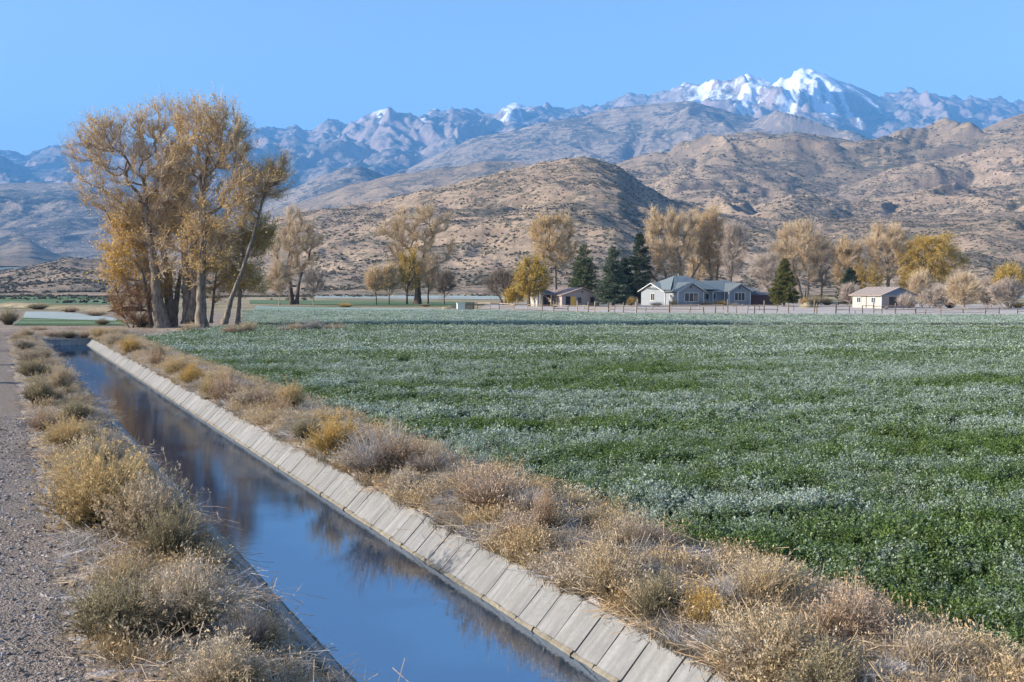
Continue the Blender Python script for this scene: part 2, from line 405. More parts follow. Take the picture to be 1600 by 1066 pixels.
s_ax = np.concatenate([[-900, -300, -100, -40, -15], np.arange(-6, 24, .16), np.arange(24, 66.2, .32), [66.24, 66.26], np.arange(66.5, 80, .35), 80 + geo(1, 9500, 70)])
t_ax = np.concatenate([-6 - geo(.4, 9500, 60)[::-1], np.arange(-6, T_L - .07, .11), [T_L - .06, T_L - .05, 3.8, T_R + .05, T_R + .06], np.arange(T_R + .1, 9, .09), 9 + geo(.4, 9500, 60)])
SS, TT = np.meshgrid(s_ax, t_ax, indexing='ij')
gx, gy = XY(SS, TT)
ZZ = ground_h(SS, TT)
ZZ = np.where(gy > 330, ZZ - .5, ZZ)
_nc = len(t_ax); _i = np.arange(len(s_ax) - 1)[:, None] * _nc + np.arange(_nc - 1)[None]
o = put('ground', mesh_np('ground', np.stack([gx, gy, ZZ], -1).reshape(-1, 3), quads=np.stack([_i, _i + _nc, _i + _nc + 1, _i + 1], -1).reshape(-1, 4)[:, ::-1], mats=[m_ground], smooth=True), kind='structure')

# gravel road on the left bank
def gravel_material():
    m, nt, b = mat('road_gravel')
    P = pos(nt)
    vor = N(nt, 'ShaderNodeTexVoronoi', {'Vector': P, 'Scale': 34.0}, feature='F1')
    vor2 = N(nt, 'ShaderNodeTexVoronoi', {'Vector': P, 'Scale': 85.0}, feature='F1')
    c = ramp(nt, N(nt, 'ShaderNodeSeparateColor', {0: vor.outputs['Color']}).outputs[0], [(0, (.13, .10, .082)), (.45, (.22, .178, .15)), (.8, (.29, .238, .20)), (1, (.40, .35, .31))])
    c2 = ramp(nt, N(nt, 'ShaderNodeSeparateColor', {0: vor2.outputs['Color']}).outputs[1], [(0, (.14, .112, .095)), (1, (.31, .258, .222))])
    c = mix(nt, .5, c, c2)
    c = mix(nt, ramp(nt, noise(nt, P, .7, 4), [(.4, 0), (.65, .5)]), c, (.23, .185, .15))
    c = mix(nt, ramp(nt, noise(nt, P, 5, 5, .7), [(.58, 0), (.68, .45)]), c, (.34, .31, .30))
    nt.links.new(c, b.inputs['Base Color']); b.inputs['Roughness'].default_value = .9; b.inputs['Specular IOR Level'].default_value = .15
    h = mth(nt, 'ADD', mth(nt, 'MULTIPLY', mth(nt, 'SUBTRACT', 1.0, vor.outputs['Distance']), 1.0), mth(nt, 'MULTIPLY', vor2.outputs['Distance'], -.5))
    bump(nt, b, h, .9, .03)
    return m
m_gravel = gravel_material()
a = Acc()
rs, rt = np.concatenate([np.arange(-6, 30, .2), np.arange(30, 68, .6)]), np.linspace(0, 1, 44)
RS, RT = np.meshgrid(rs, rt, indexing='ij')
edge = .58 + .16 * fbm(RS * .8, RS * 0, 4, 3) + .05 * fbm(RS * 4, RS * 0 + 3, 2, 4)
RTT = -4.7 + (edge + 4.7) * RT
rx, ry = XY(RS, RTT)
rz = ground_h(RS, RTT) + .008 - .03 * (RT > .99) - .03 * (RT < .01)
nr = len(rt); _i = np.arange(len(rs) - 1)[:, None] * nr + np.arange(nr - 1)[None]
a.add(np.stack([rx, ry, rz], -1).reshape(-1, 3), quads=np.stack([_i, _i + 1, _i + nr + 1, _i + nr], -1).reshape(-1, 4))
bs, bt = np.linspace(67.4, 71.8, 14), np.linspace(-45, 1.0, 60)
BS, BT = np.meshgrid(bs, bt, indexing='ij')
BS = BS + .25 * fbm(BT * .3, BT * 0, 3, 8)
bx, by = XY(BS, BT)
nr = len(bt); _i = np.arange(len(bs) - 1)[:, None] * nr + np.arange(nr - 1)[None]
a.add(np.stack([bx, by, ground_h(BS, BT) + .012], -1).reshape(-1, 3), quads=np.stack([_i, _i + 1, _i + nr + 1, _i + nr], -1).reshape(-1, 4))
put('gravel_road', a.mesh('gravel_road', [m_gravel], True), kind='structure')

# water
def water_material():
    m, nt, b = mat('canal_water')
    nt.nodes.remove(b)
    P1, P2 = pos(nt, (1.6, 5.5, 1), math.radians(-8)), pos(nt, (1, 1, 1))
    h = mth(nt, 'ADD', noise(nt, P1, 2.4, 4, .55, .6), mth(nt, 'MULTIPLY', noise(nt, P2, .5, 2), .8))
    bp = N(nt, 'ShaderNodeBump', {'Height': h, 'Strength': .017, 'Distance': .05})
    fr = N(nt, 'ShaderNodeFresnel', {'IOR': 6.0, 'Normal': bp.outputs[0]})
    d = N(nt, 'ShaderNodeBsdfDiffuse', {'Color': (.014, .045, .09, 1), 'Normal': bp.outputs[0]})
    g = N(nt, 'ShaderNodeBsdfGlossy', {'Color': (.84, .92, 1, 1), 'Roughness': .012, 'Normal': bp.outputs[0]})
    mx = N(nt, 'ShaderNodeMixShader', {0: fr.outputs[0], 1: d.outputs[0], 2: g.outputs[0]})
    nt.links.new(mx.outputs[0], nt.nodes['Material Output'].inputs[0])
    return m
ws = np.linspace(-8, S_END + .2, 30)
V = np.concatenate([np.stack([*XY(ws, 2.5 + 0 * ws), Z_W + 0 * ws], -1), np.stack([*XY(ws, 5.05 + 0 * ws), Z_W + 0 * ws], -1)])
k = np.arange(29)
put('canal_water', mesh_np('canal_water', V, quads=np.stack([k, k + 30, k + 31, k + 1], -1), mats=[water_material()]), kind='structure')

# concrete lining, panel by panel
def concrete_material(name, base, tint):
    m, nt, b = mat(name)
    tc = nt.nodes.new('ShaderNodeTexCoord')
    oi = nt.nodes.new('ShaderNodeObjectInfo')
    off = N(nt, 'ShaderNodeVectorMath', {0: tc.outputs['Object'], 1: oi.outputs['Location']}, operation='ADD').outputs[0]
    st = N(nt, 'ShaderNodeMapping', {0: off}); st.inputs['Scale'].default_value = (9, 1.2, 1.2)
    n1 = noise(nt, st.outputs[0], 1.0, 5, .65)
    n2 = noise(nt, off, 22, 4, .6)
    n3 = noise(nt, off, 2.4, 4, .6)
    c = mix(nt, ramp(nt, n1, [(.32, 0), (.68, 1)]), tuple(x * .66 for x in base), tuple(x * 1.16 for x in base))
    c = mix(nt, ramp(nt, n3, [(.45, 0), (.7, .55)]), c, tint)
    c = mix(nt, ramp(nt, n2, [(.3, .35), (.6, 0)]), c, tuple(x * .6 for x in base))
    c = mix(nt, 1.0, c, ramp(nt, oi.outputs['Random'], [(0, .90), (1, 1.06)]), 'MULTIPLY')
    nt.links.new(c, b.inputs['Base Color']); b.inputs['Roughness'].default_value = .85; b.inputs['Specular IOR Level'].default_value = .2
    bump(nt, b, mth(nt, 'ADD', n2, n1), .35, .012)
    return m
m_conc = concrete_material('lining_concrete', (.245, .24, .232), (.19, .178, .162))
m_ledge = concrete_material('waterline_crust', (.23, .20, .15), (.16, .135, .10))
m_conc_old = concrete_material('old_concrete', (.30, .30, .30), (.22, .21, .20))
def panel_mesh(L, seed, m1, m2):
    """one slab: x along the canal, its face looking to -y (the water) and up; y = 0 is the top lip"""
    r = random.Random(seed)
    a = Acc()
    n = 4
    prof = [(0.03, -.02), (0.012, .018), (-.02, .022), (-.10, -.055), (-.36, -.315), (-.395, -.345), (-.62, -.58)]     # y, z down the slope
    xs = np.linspace(-L / 2, L / 2, n)
    V = []
    for j, (y, z) in enumerate(prof):
        for i, x in enumerate(xs):
            w = .006 if j < 3 else .003
            ex = .006 if i in (0, n - 1) else 0                    # rounded side edges
            V.append((x + r.uniform(-.003, .003), y + r.uniform(-w, w) + ex, z + r.uniform(-w, w) - ex))
    q = [[j * n + i, j * n + i + 1, (j + 1) * n + i + 1, (j + 1) * n + i] for j in range(len(prof) - 1) for i in range(n - 1)]
    a.add(V, quads=q, mi=0)
    m = len(prof)
    for side in (0, n - 1):                                        # the slab's sides go back into the bank
        sv = [V[j * n + side] for j in range(m)] + [(V[j * n + side][0], V[j * n + side][1] + .05, V[j * n + side][2] - .05) for j in range(m)]
        a.add(sv, quads=[[j, j + 1, m + j + 1, m + j] for j in range(m - 1)])
    y0 = [(-.358, -.330), (-.378, -.322), (-.402, -.345), (-.412, -.40), (-.405, -.43)]                # crusted ledge at the waterline
    V = [(x, y + r.uniform(-.008, .008), z + r.uniform(-.008, .008)) for (y, z) in y0 for x in xs]
    a.add(V, quads=[[j * n + i, j * n + i + 1, (j + 1) * n + i + 1, (j + 1) * n + i] for j in range(4) for i in range(n - 1)], mi=1)
    return a.mesh('concrete_panel', [m1, m2])
CANAL_RZ = math.atan2(CD[1], CD[0])
bed = Acc()
for t0, t1, z0, z1 in ((T_R + .08, 4.55, -.03, -.75), (T_L - .08, 3.05, -.03, -.75), (2.95, 4.65, -.9, -.9)):
    P_ = []
    for s in (-8, S_END + .3):
        P_ += [(*XY(s, t0), z0), (*XY(s, t1), z1)]
    bed.add(P_, quads=[[0, 1, 3, 2]])
m_bed = flat('canal_bed_mud', (.07, .055, .045), .9)
lining = put('canal_lining', bed.mesh('canal_lining', [m_bed]), kind='structure')
rnd = random.Random(11)
protos = [panel_mesh(L, i, m_conc, m_ledge) for i, L in enumerate((.36, .40, .44, .40, .37, .48, .42, .39))]
plen = (.36, .40, .44, .40, .37, .48, .42, .39)
s = 5.2
while s < S_END:
    i = rnd.randrange(8)
    gap = rnd.choice((.008, .008, .010, .014, .03))
    o = put('concrete_panel', protos[i], lining)
    o.location = (*XY(s + plen[i] / 2, T_R + rnd.uniform(-.004, .004)), rnd.uniform(-.004, .005))
    o.rotation_euler = (rnd.uniform(-.006, .006), 0, CANAL_RZ + math.pi + rnd.uniform(-.008, .008))
    # x along the canal, -y towards the water on the right bank means the frame is turned about
    o.rotation_euler.z = CANAL_RZ + rnd.uniform(-.004, .004)
    o.scale.y = -1
    s += plen[i] + gap
protos_l = [panel_mesh(L, 40 + i, m_conc_old, m_ledge) for i, L in enumerate((1.1, 1.25, .95))]
s = 4.0
while s < S_END:
    i = rnd.randrange(3)
    L = (1.1, 1.25, .95)[i]
    o = put('concrete_panel', protos_l[i], lining)
    o.location = (*XY(s + L / 2, T_L + rnd.uniform(-.01, .01)), rnd.uniform(.02, .04))
    o.rotation_euler = (0, 0, CANAL_RZ + rnd.uniform(-.006, .006))
    s += L + .014
# the wall across the canal's far end
a = Acc()
for j in range(3):
    t0 = T_L + .02 + j * .96
    p = [(*XY(S_END + .02, t0), -.9), (*XY(S_END + .02, t0 + .94), -.9), (*XY(S_END + .16, t0 + .94), .0), (*XY(S_END + .16, t0), .0)]
    a.prism(p, (*(CD * .18), 0))
a.prism([(*XY(S_END + .10, T_L - .2), -.06), (*XY(S_END + .10, T_R + .2), -.06), (*XY(S_END + .10, T_R + .2), .03), (*XY(S_END + .10, T_L - .2), .03)], (*(CD * .22), 0))
put('canal_headwall', a.mesh('canal_headwall', [m_conc_old]), kind='structure')

# fields
def field_material(name, green, green2, frost, lo, hi, stretch=(.05, .22, 1), fcol=(.42, .48, .45)):
    m, nt, b = mat(name)
    P = pos(nt)
    n = noise(nt, pos(nt, stretch), 1.0, 6, .6, .3)
    nf = noise(nt, pos(nt, (1.2, 2.4, 1)), 1.5, 5, .7)
    k = mth(nt, 'ADD', n, mth(nt, 'MULTIPLY', mth(nt, 'SUBTRACT', nf, .5), .5))
    c = mix(nt, ramp(nt, nf, [(.35, 0), (.65, 1)]), green, green2)
    c = mix(nt, ramp(nt, k, [(lo, 0), (hi, frost)]), c, fcol)
    nt.links.new(c, b.inputs['Base Color']); b.inputs['Roughness'].default_value = .9; b.inputs['Specular IOR Level'].default_value = .1
    bump(nt, b, nf, .9, .12)
    return m
m_field1 = field_material('alfalfa_ground', (.018, .034, .012), (.04, .07, .022), .30, .42, .78)
m_field2 = field_material('frosted_alfalfa', (.075, .13, .06), (.12, .18, .09), .85, .36, .62)
m_field3 = field_material('pale_frost', (.16, .20, .13), (.24, .27, .19), .85, .28, .60, (.02, .05, 1), (.42, .46, .47))
m_field4 = field_material('green_strip', (.06, .11, .035), (.10, .15, .05), .5, .45, .7)
def sheet(name, pts, z, m, label=None):
    a = Acc(); a.add([(p[0], p[1], z) for p in pts], tris=[[0, i, i + 1] for i in range(1, len(pts) - 1)])
    o = put(name, a.mesh(name, [m]), kind='structure')
    if label: o['label'] = label
    return o
FE = [XY(s, 7.35 + .15 * math.sin(s * .7)) for s in np.linspace(-12, 58, 40)]
sheet('alfalfa_field', [(60, -8), (130, 76), *[G(u, 514)[:2] for u in (1700, 900, 400, 300)], G(252, 522)[:2], *FE[::-1]], .012, m_field1)
sheet('alfalfa_field', [G(u, v)[:2] for u, v in ((385, 507), (1750, 508), (1750, 493), (1300, 492), (1000, 490), (860, 487), (740, 484), (560, 481), (400, 478))], .03, m_field2)
sheet('frosted_field', [G(u, v)[:2] for u, v in ((36, 497), (180, 502), (184, 499), (150, 492), (90, 488), (40, 487))], .04, m_field3)
sheet('alfalfa_field', [G(u, v)[:2] for u, v in ((20, 509), (200, 509), (190, 500), (36, 497))], .034, m_field4)
sheet('alfalfa_field', [G(u, v)[:2] for u, v in ((-200, 476), (178, 476), (190, 473), (190, 464), (60, 463), (-200, 465))], .05, m_field4)
sheet('alfalfa_field', [G(u, v)[:2] for u, v in ((390, 475), (560, 477.5), (735, 479.5), (735, 472), (560, 470.5), (390, 469))], .05, m_field4)
sheet('frosted_pasture', [G(u, v)[:2] for u, v in ((490, 466), (760, 468), (1000, 466), (1000, 456), (500, 456.5))], .06, m_field3)
sheet('frosted_pasture', [G(u, v)[:2] for u, v in ((1440, 466), (1800, 466), (1800, 456), (1440, 456.5))], .06, m_field3)
m_yard = field_material('frosted_yard', (.33, .26, .19), (.40, .33, .26), .9, .35, .6, (.06, .25, 1), (.47, .44, .44))
sheet('farm_yard', [G(u, v)[:2] for u, v in ((750, 483.5), (860, 486.5), (1000, 489.5), (1300, 491.5), (1750, 492.5), (1750, 478), (1300, 474), (1000, 473), (760, 474))], .022, m_yard)

# the low earth border between the two big fields
def border(name, P0, P1, w, h, m, seed):
    P0, P1 = np.array(P0, float), np.array(P1, float)
    L = np.linalg.norm(P1 - P0); d = (P1 - P0) / L; nn = np.array([-d[1], d[0]])
    ls, ws_ = np.linspace(0, L, int(L / .35)), np.linspace(-1, 1, 9)
    A, B = np.meshgrid(ls, ws_, indexing='ij')
    z = h * (1 - B ** 2) * (1 + .5 * fbm(A * .5, B, 4, seed)) - .02
    off = w * B + .4 * fbm(A * .15, A * 0, 3, seed + 5)
    V = np.stack([P0[0] + d[0] * A + nn[0] * off, P0[1] + d[1] * A + nn[1] * off, z], -1).reshape(-1, 3)
    n = len(ws_); i = np.arange(len(ls) - 1)[:, None] * n + np.arange(n - 1)[None]
    return put(name, mesh_np(name, V, quads=np.stack([i, i + n, i + n + 1, i + 1], -1).reshape(-1, 4)[:, ::-1], mats=[m], smooth=True), kind='structure')
border('field_border', G(250, 517)[:2], G(1750, 511.5)[:2], 1.1, .22, m_ground, 3)
border('field_border', G(20, 478)[:2], G(200, 487)[:2], 3.0, .6, m_ground, 13)
border('field_border', G(740, 481.6)[:2], G(1000, 491.4)[:2], .8, .12, m_ground, 23)
border('field_border', G(1000, 491.4)[:2], G(1750, 493.6)[:2], .8, .12, m_ground, 33)
# ================================================================== plants
def blade_material(name, low, high, alt, rnd_amt=.5, tr=.25, tint=None, frost=0.0):
    """thin dry or green blades: colour from root to tip (attribute h), from stem to stem (r) and from plant to plant"""
    m, nt, b = mat(name)
    h, r = attr(nt, 'h'), attr(nt, 'r')
    oi = nt.nodes.new('ShaderNodeObjectInfo').outputs['Random']
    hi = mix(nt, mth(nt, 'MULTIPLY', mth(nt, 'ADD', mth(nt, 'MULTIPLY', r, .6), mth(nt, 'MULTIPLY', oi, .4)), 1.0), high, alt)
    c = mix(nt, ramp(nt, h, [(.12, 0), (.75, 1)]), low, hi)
    c = mix(nt, 1.0, c, ramp(nt, r, [(0, 1 - rnd_amt * .6), (1, 1 + rnd_amt * .5)]), 'MULTIPLY')
    if frost:
        f = noise(nt, pos(nt), 1.3, 4, .7)
        f2 = mth(nt, 'MULTIPLY', ramp(nt, f, [(.46, 0), (.58, frost)]), ramp(nt, h, [(.25, 0), (.6, 1)]))
        c = mix(nt, f2, c, (.50, .49, .51))
    nt.links.new(c, b.inputs['Base Color']); b.inputs['Roughness'].default_value = .8; b.inputs['Specular IOR Level'].default_value = .12
    if tr:
        t = N(nt, 'ShaderNodeBsdfTranslucent', {'Color': c})
        mx = N(nt, 'ShaderNodeMixShader', {0: tr, 1: b.outputs[0], 2: t.outputs[0]})
        nt.links.new(mx.outputs[0], nt.nodes['Material Output'].inputs[0])
    return m
def unit(v): return v / np.maximum(np.linalg.norm(v, axis=-1, keepdims=True), 1e-9)
def ribbons(acc, P, wid, rs, hs, rv, mi=0):
    """P (n,k,3) centre lines -> thin tapering ribbons facing random ways"""
    n, k, _ = P.shape
    d = unit(P[:, -1] - P[:, 0])
    side = unit(np.cross(d, rs.normal(size=(n, 3))))
    w = np.linspace(1, .15, k)[None, :, None] * np.asarray(wid).reshape(-1, 1, 1)
    L, R = P - side[:, None] * w, P + side[:, None] * w
    V = np.stack([L, R], 2).reshape(-1, 3)
    b = (np.arange(n) * 2 * k)[:, None] + 2 * np.arange(k - 1)[None]
    q = np.stack([b, b + 1, b + 3, b + 2], -1).reshape(-1, 4)
    acc.add(V, quads=q, mi=mi, h=np.repeat(np.asarray(hs).reshape(n, k), 2, 1).ravel() if np.ndim(hs) > 0 else hs, r=np.repeat(rv, 2 * k))
def spikes(acc, p, d, ln, wid, rs, h, r, mi=0):
    """small leaves: one triangle pair (a kite) each"""
    n = len(p)
    side = unit(np.cross(d, rs.normal(size=(n, 3))))
    ln, wid = np.broadcast_to(ln, n)[:, None], np.broadcast_to(wid, n)[:, None]
    V = np.stack([p, p + d * ln * .45 + side * wid, p + d * ln, p + d * ln * .45 - side * wid], 1).reshape(-1, 3)
    q = np.arange(4 * n).reshape(n, 4)
    acc.add(V, quads=q, mi=mi, h=np.repeat(np.broadcast_to(h, n), 4), r=np.repeat(np.broadcast_to(r, n), 4))
def bush_mesh(name, seed, m, H=.7, R=.6, stems=260, leaf=14, lw=.006, ll=.05, wid=.004, spread=1.0, tuft=0, up=.35, twig=3):
    """a rounded dry shrub: stems fan out of one crown, fork into twigs, carry small narrow leaves and seed heads"""
    rs = np.random.RandomState(seed)
    a = Acc()
    az = rs.rand(stems) * 2 * math.pi
    el = np.arccos(1 - rs.rand(stems) * (1 - math.cos(math.radians(78 * min(spread, 1.1)))))
    lump = 1 + .22 * np.sin(az * 2 + seed) + .15 * np.sin(az * 5 + seed * 2.1)
    ln = (.72 + .33 * rs.rand(stems)) * lump
    tip = np.stack([np.sin(el) * np.cos(az) * R * ln, np.sin(el) * np.sin(az) * R * ln, (np.cos(el) * .85 + .15) * H * ln], -1)
    base = np.stack([rs.normal(size=stems) * R * .14, rs.normal(size=stems) * R * .14, np.full(stems, -.03)], -1) + tip * [.12, .12, 0]
    ctrl = base * .4 + tip * .6 * np.array([.75, .75, .9]) + rs.normal(size=(stems, 3)) * .04 * H
    ctrl[:, 2] += H * .12
    t = np.linspace(0, 1, 5)[None, :, None]
    P = (1 - t) ** 2 * base[:, None] + 2 * t * (1 - t) * ctrl[:, None] + t * t * tip[:, None]
    rv = rs.rand(stems)
    hz = lambda z: np.clip(z / H, 0, 1.1)
    ribbons(a, P, wid * (1 + rs.rand(stems)), rs, hz(P[..., 2]), rv)
    if twig:
        n = stems * twig
        i = rs.randint(0, stems, n); f = .35 + .6 * rs.rand(n)
        f_ = f[:, None]
        p0 = (1 - f_) ** 2 * base[i] + 2 * f_ * (1 - f_) * ctrl[i] + f_ ** 2 * tip[i]
        d = unit(unit(tip[i] - ctrl[i]) + rs.normal(size=(n, 3)) * .55 + [0, 0, up])
        l = H * (.12 + .2 * rs.rand(n))[:, None]
        T = np.stack([p0, p0 + d * l * .5 + rs.normal(size=(n, 3)) * .012, p0 + d * l + [0, 0, .0]], 1)
        ribbons(a, T, wid * .6 * np.ones(n), rs, hz(T[..., 2]), rv[i])
        n2 = n * max(1, leaf // 3)
        j = rs.randint(0, n, n2); g = rs.rand(n2)[:, None]
        p = T[j, 0] * (1 - g) + T[j, 2] * g
        dd = unit(d[j] * .8 + rs.normal(size=(n2, 3)) * .8 + [0, 0, .3])
        spikes(a, p, dd, ll * (.6 + .8 * rs.rand(n2)), lw * (.6 + .8 * rs.rand(n2)), rs, hz(p[:, 2]), rs.rand(n2))
        if tuft:
            j = rs.randint(0, n, tuft); p = np.repeat(T[j, 2], 5, 0) + rs.normal(size=(tuft * 5, 3)) * .012
            dd = unit(np.repeat(d[j], 5, 0) + rs.normal(size=(tuft * 5, 3)) * .7)
            spikes(a, p, dd, .03, .008, rs, 1.05, rs.rand(tuft * 5))
    return a.mesh(name, [m])
def grass_mesh(name, seed, m, H=.35, R=.12, n=90, wid=.0035, droop=.5, heads=0):
    rs = np.random.RandomState(seed)
    a = Acc()
    az = rs.rand(n) * 2 * math.pi
    b = np.stack([rs.normal(size=n) * R * .4, rs.normal(size=n) * R * .4, np.full(n, -.02)], -1)
    out = np.stack([np.cos(az), np.sin(az), 0 * az], -1)
    l = H * (.45 + .6 * rs.rand(n)); lean = droop * (.15 + .85 * rs.rand(n))
    t = np.linspace(0, 1, 5)
    P = b[:, None] + np.stack([out[:, 0, None] * (l * lean)[:, None] * t[None] ** 1.7, out[:, 1, None] * (l * lean)[:, None] * t[None] ** 1.7,
                               l[:, None] * (t[None] - .35 * lean[:, None] * t[None] ** 2.4)], -1)
    P = P + rs.normal(size=P.shape) * .008 * t[None, :, None]
    rv = rs.rand(n)
    ribbons(a, P, wid * (.6 + .8 * rs.rand(n)), rs, np.clip(P[..., 2] / H, 0, 1), rv)
    if heads:
        j = rs.randint(0, n, heads * 4)
        spikes(a, P[j, -1] + rs.normal(size=(heads * 4, 3)) * .012, unit(rs.normal(size=(heads * 4, 3)) + [0, 0, 1]), .035, .006, rs, 1.0, rv[j])
    return a.mesh(name, [m])
def leafy_mesh(name, seed, m, stems, nodes, H, R, ll, lw):
    """a tuft of alfalfa: upright stems with three-part leaves"""
    rs = np.random.RandomState(seed)
    a = Acc()
    az = rs.rand(stems) * 2 * math.pi; rr = R * np.sqrt(rs.rand(stems))
    b = np.stack([np.cos(az) * rr * .7, np.sin(az) * rr * .7, np.full(stems, -.01)], -1)
    l = H * (.55 + .5 * rs.rand(stems))
    tip = b + np.stack([np.cos(az) * rr * .9, np.sin(az) * rr * .9, l], -1) + rs.normal(size=(stems, 3)) * .03
    if nodes > 2:
        t = np.linspace(0, 1, 3)[None, :, None]
        ribbons(a, b[:, None] * (1 - t) + tip[:, None] * t, np.full(stems, .002), rs, np.tile([0, .4, .8], (stems, 1)), rs.rand(stems))
    n = stems * nodes
    i = np.repeat(np.arange(stems), nodes)
    f = (.25 + .8 * rs.rand(n))[:, None]
    p = b[i] * (1 - f) + tip[i] * f
    d0 = unit(np.stack([rs.normal(size=n), rs.normal(size=n), .25 + .5 * rs.rand(n)], -1))
    p = p + d0 * ll * .6
    k = 3 if nodes > 2 else 1
    for q in range(k):
        d = unit(d0 + rs.normal(size=(n, 3)) * (.7 if k > 1 else .2))
        side = unit(np.cross(d, [0, 0, 1.0]) + rs.normal(size=(n, 3)) * .45)
        L_, W_ = (ll * (.6 + .7 * rs.rand(n)))[:, None], (lw * (.6 + .7 * rs.rand(n)))[:, None]
        V = np.stack([p, p + d * L_ * .55 + side * W_, p + d * L_, p + d * L_ * .55 - side * W_], 1).reshape(-1, 3)
        a.add(V, quads=np.arange(4 * n).reshape(n, 4), h=np.repeat(np.clip(f[:, 0] * l[i] / H, 0, 1), 4), r=np.repeat(rs.rand(n), 4))
    return a.mesh(name, [m])

# ---- scatter of what nobody could count: one object, geometry-node instances
def scatter(name, label, pts, scl, rot, idx, meshes, mats=None):
    col = bpy.data.collections.new(name + '_kinds')
    for i, me in enumerate(meshes):
        col.objects.link(bpy.data.objects.new('kind_%02d_%s' % (i, me.name), me))
    me = mesh_np(name, pts, attrs={'scl': np.repeat(np.asarray(scl)[:, None], 3, 1) if np.ndim(scl) == 1 else scl, 'rot': rot, 'idx': idx})
    o = put(name, me, kind='stuff')
    o['label'] = label
    ng = bpy.data.node_groups.new(name, 'GeometryNodeTree')
    ng.interface.new_socket(name='Geometry', in_out='INPUT', socket_type='NodeSocketGeometry')
    ng.interface.new_socket(name='Geometry', in_out='OUTPUT', socket_type='NodeSocketGeometry')
    gi, go = ng.nodes.new('NodeGroupInput'), ng.nodes.new('NodeGroupOutput')
    ci = ng.nodes.new('GeometryNodeCollectionInfo'); ci.inputs['Collection'].default_value = col
    ci.inputs['Separate Children'].default_value = True; ci.inputs['Reset Children'].default_value = True
    ip = ng.nodes.new('GeometryNodeInstanceOnPoints'); ip.inputs['Pick Instance'].default_value = True
    def na(n, t):
        x = ng.nodes.new('GeometryNodeInputNamedAttribute'); x.data_type = t; x.inputs['Name'].default_value = n
        return x.outputs['Attribute']
    L = ng.links
    fi = ng.nodes.new('FunctionNodeFloatToInt'); L.new(na('idx', 'FLOAT'), fi.inputs[0])
    L.new(gi.outputs[0], ip.inputs['Points']); L.new(ci.outputs[0], ip.inputs['Instance'])
    L.new(fi.outputs[0], ip.inputs['Instance Index']); L.new(na('rot', 'FLOAT_VECTOR'), ip.inputs['Rotation']); L.new(na('scl', 'FLOAT_VECTOR'), ip.inputs['Scale'])
    L.new(ip.outputs[0], go.inputs[0])
    mod = o.modifiers.new('scatter', 'NODES'); mod.node_group = ng
    return o
def rots(rs, n, tilt=.12):
    return np.stack([rs.normal(size=n) * tilt, rs.normal(size=n) * tilt, rs.rand(n) * 2 * math.pi], -1)

# ---- materials of the dry shrubs and grasses
m_rabbit = blade_material('rabbitbrush_gold', (.13, .105, .06), (.58, .43, .21), (.50, .37, .20), .5)
m_rabbit2 = blade_material('rabbitbrush_straw', (.15, .12, .08), (.53, .41, .24), (.46, .36, .24), .5, frost=.3)
m_sage = blade_material('sagebrush_grey', (.085, .075, .05), (.29, .25, .155), (.36, .29, .175), .5)
m_weed = blade_material('dry_weed_rust', (.13, .085, .055), (.42, .28, .16), (.46, .33, .22), .5, frost=.25)
m_twiggy = blade_material('bare_twigs_grey', (.10, .075, .06), (.32, .26, .21), (.40, .34, .29), .5, frost=.6)
m_gold = blade_material('rabbitbrush_yellow', (.14, .11, .04), (.52, .33, .10), (.54, .38, .15), .5)
m_straw = blade_material('straw', (.19, .14, .08), (.56, .41, .21), (.48, .36, .22), .5, frost=.3)
m_frostgrass = blade_material('frosted_grass', (.17, .14, .10), (.42, .36, .28), (.46, .42, .38), .4, frost=.85)
KIND = {
    'rabbit': [bush_mesh('rabbitbrush', 100 + i, m_rabbit, .85, .75, 420, 16, .006, .045, .0045, tuft=900) for i in range(3)],
    'straw': [bush_mesh('straw_shrub', 110 + i, m_rabbit2, .6, .6, 300, 12, .005, .05, .004, tuft=500) for i in range(3)],
    'sage': [bush_mesh('sagebrush', 120 + i, m_sage, .7, .7, 340, 18, .007, .035, .005, tuft=200) for i in range(3)],
    'weed': [bush_mesh('dry_weed', 130 + i, m_weed, .6, .6, 240, 8, .004, .05, .0045, tuft=300) for i in range(3)],
    'twiggy': [bush_mesh('bare_shrub', 140 + i, m_twiggy, .6, .7, 300, 4, .003, .05, .005, twig=5) for i in range(3)],
    'gold': [bush_mesh('yellow_rabbitbrush', 150 + i, m_gold, .7, .7, 340, 14, .006, .045, .0045, tuft=600) for i in range(2)],
    'grass': [grass_mesh('dry_grass', 160 + i, m_straw, .62, .3, 420, .004, .75, 120) for i in range(3)],
}
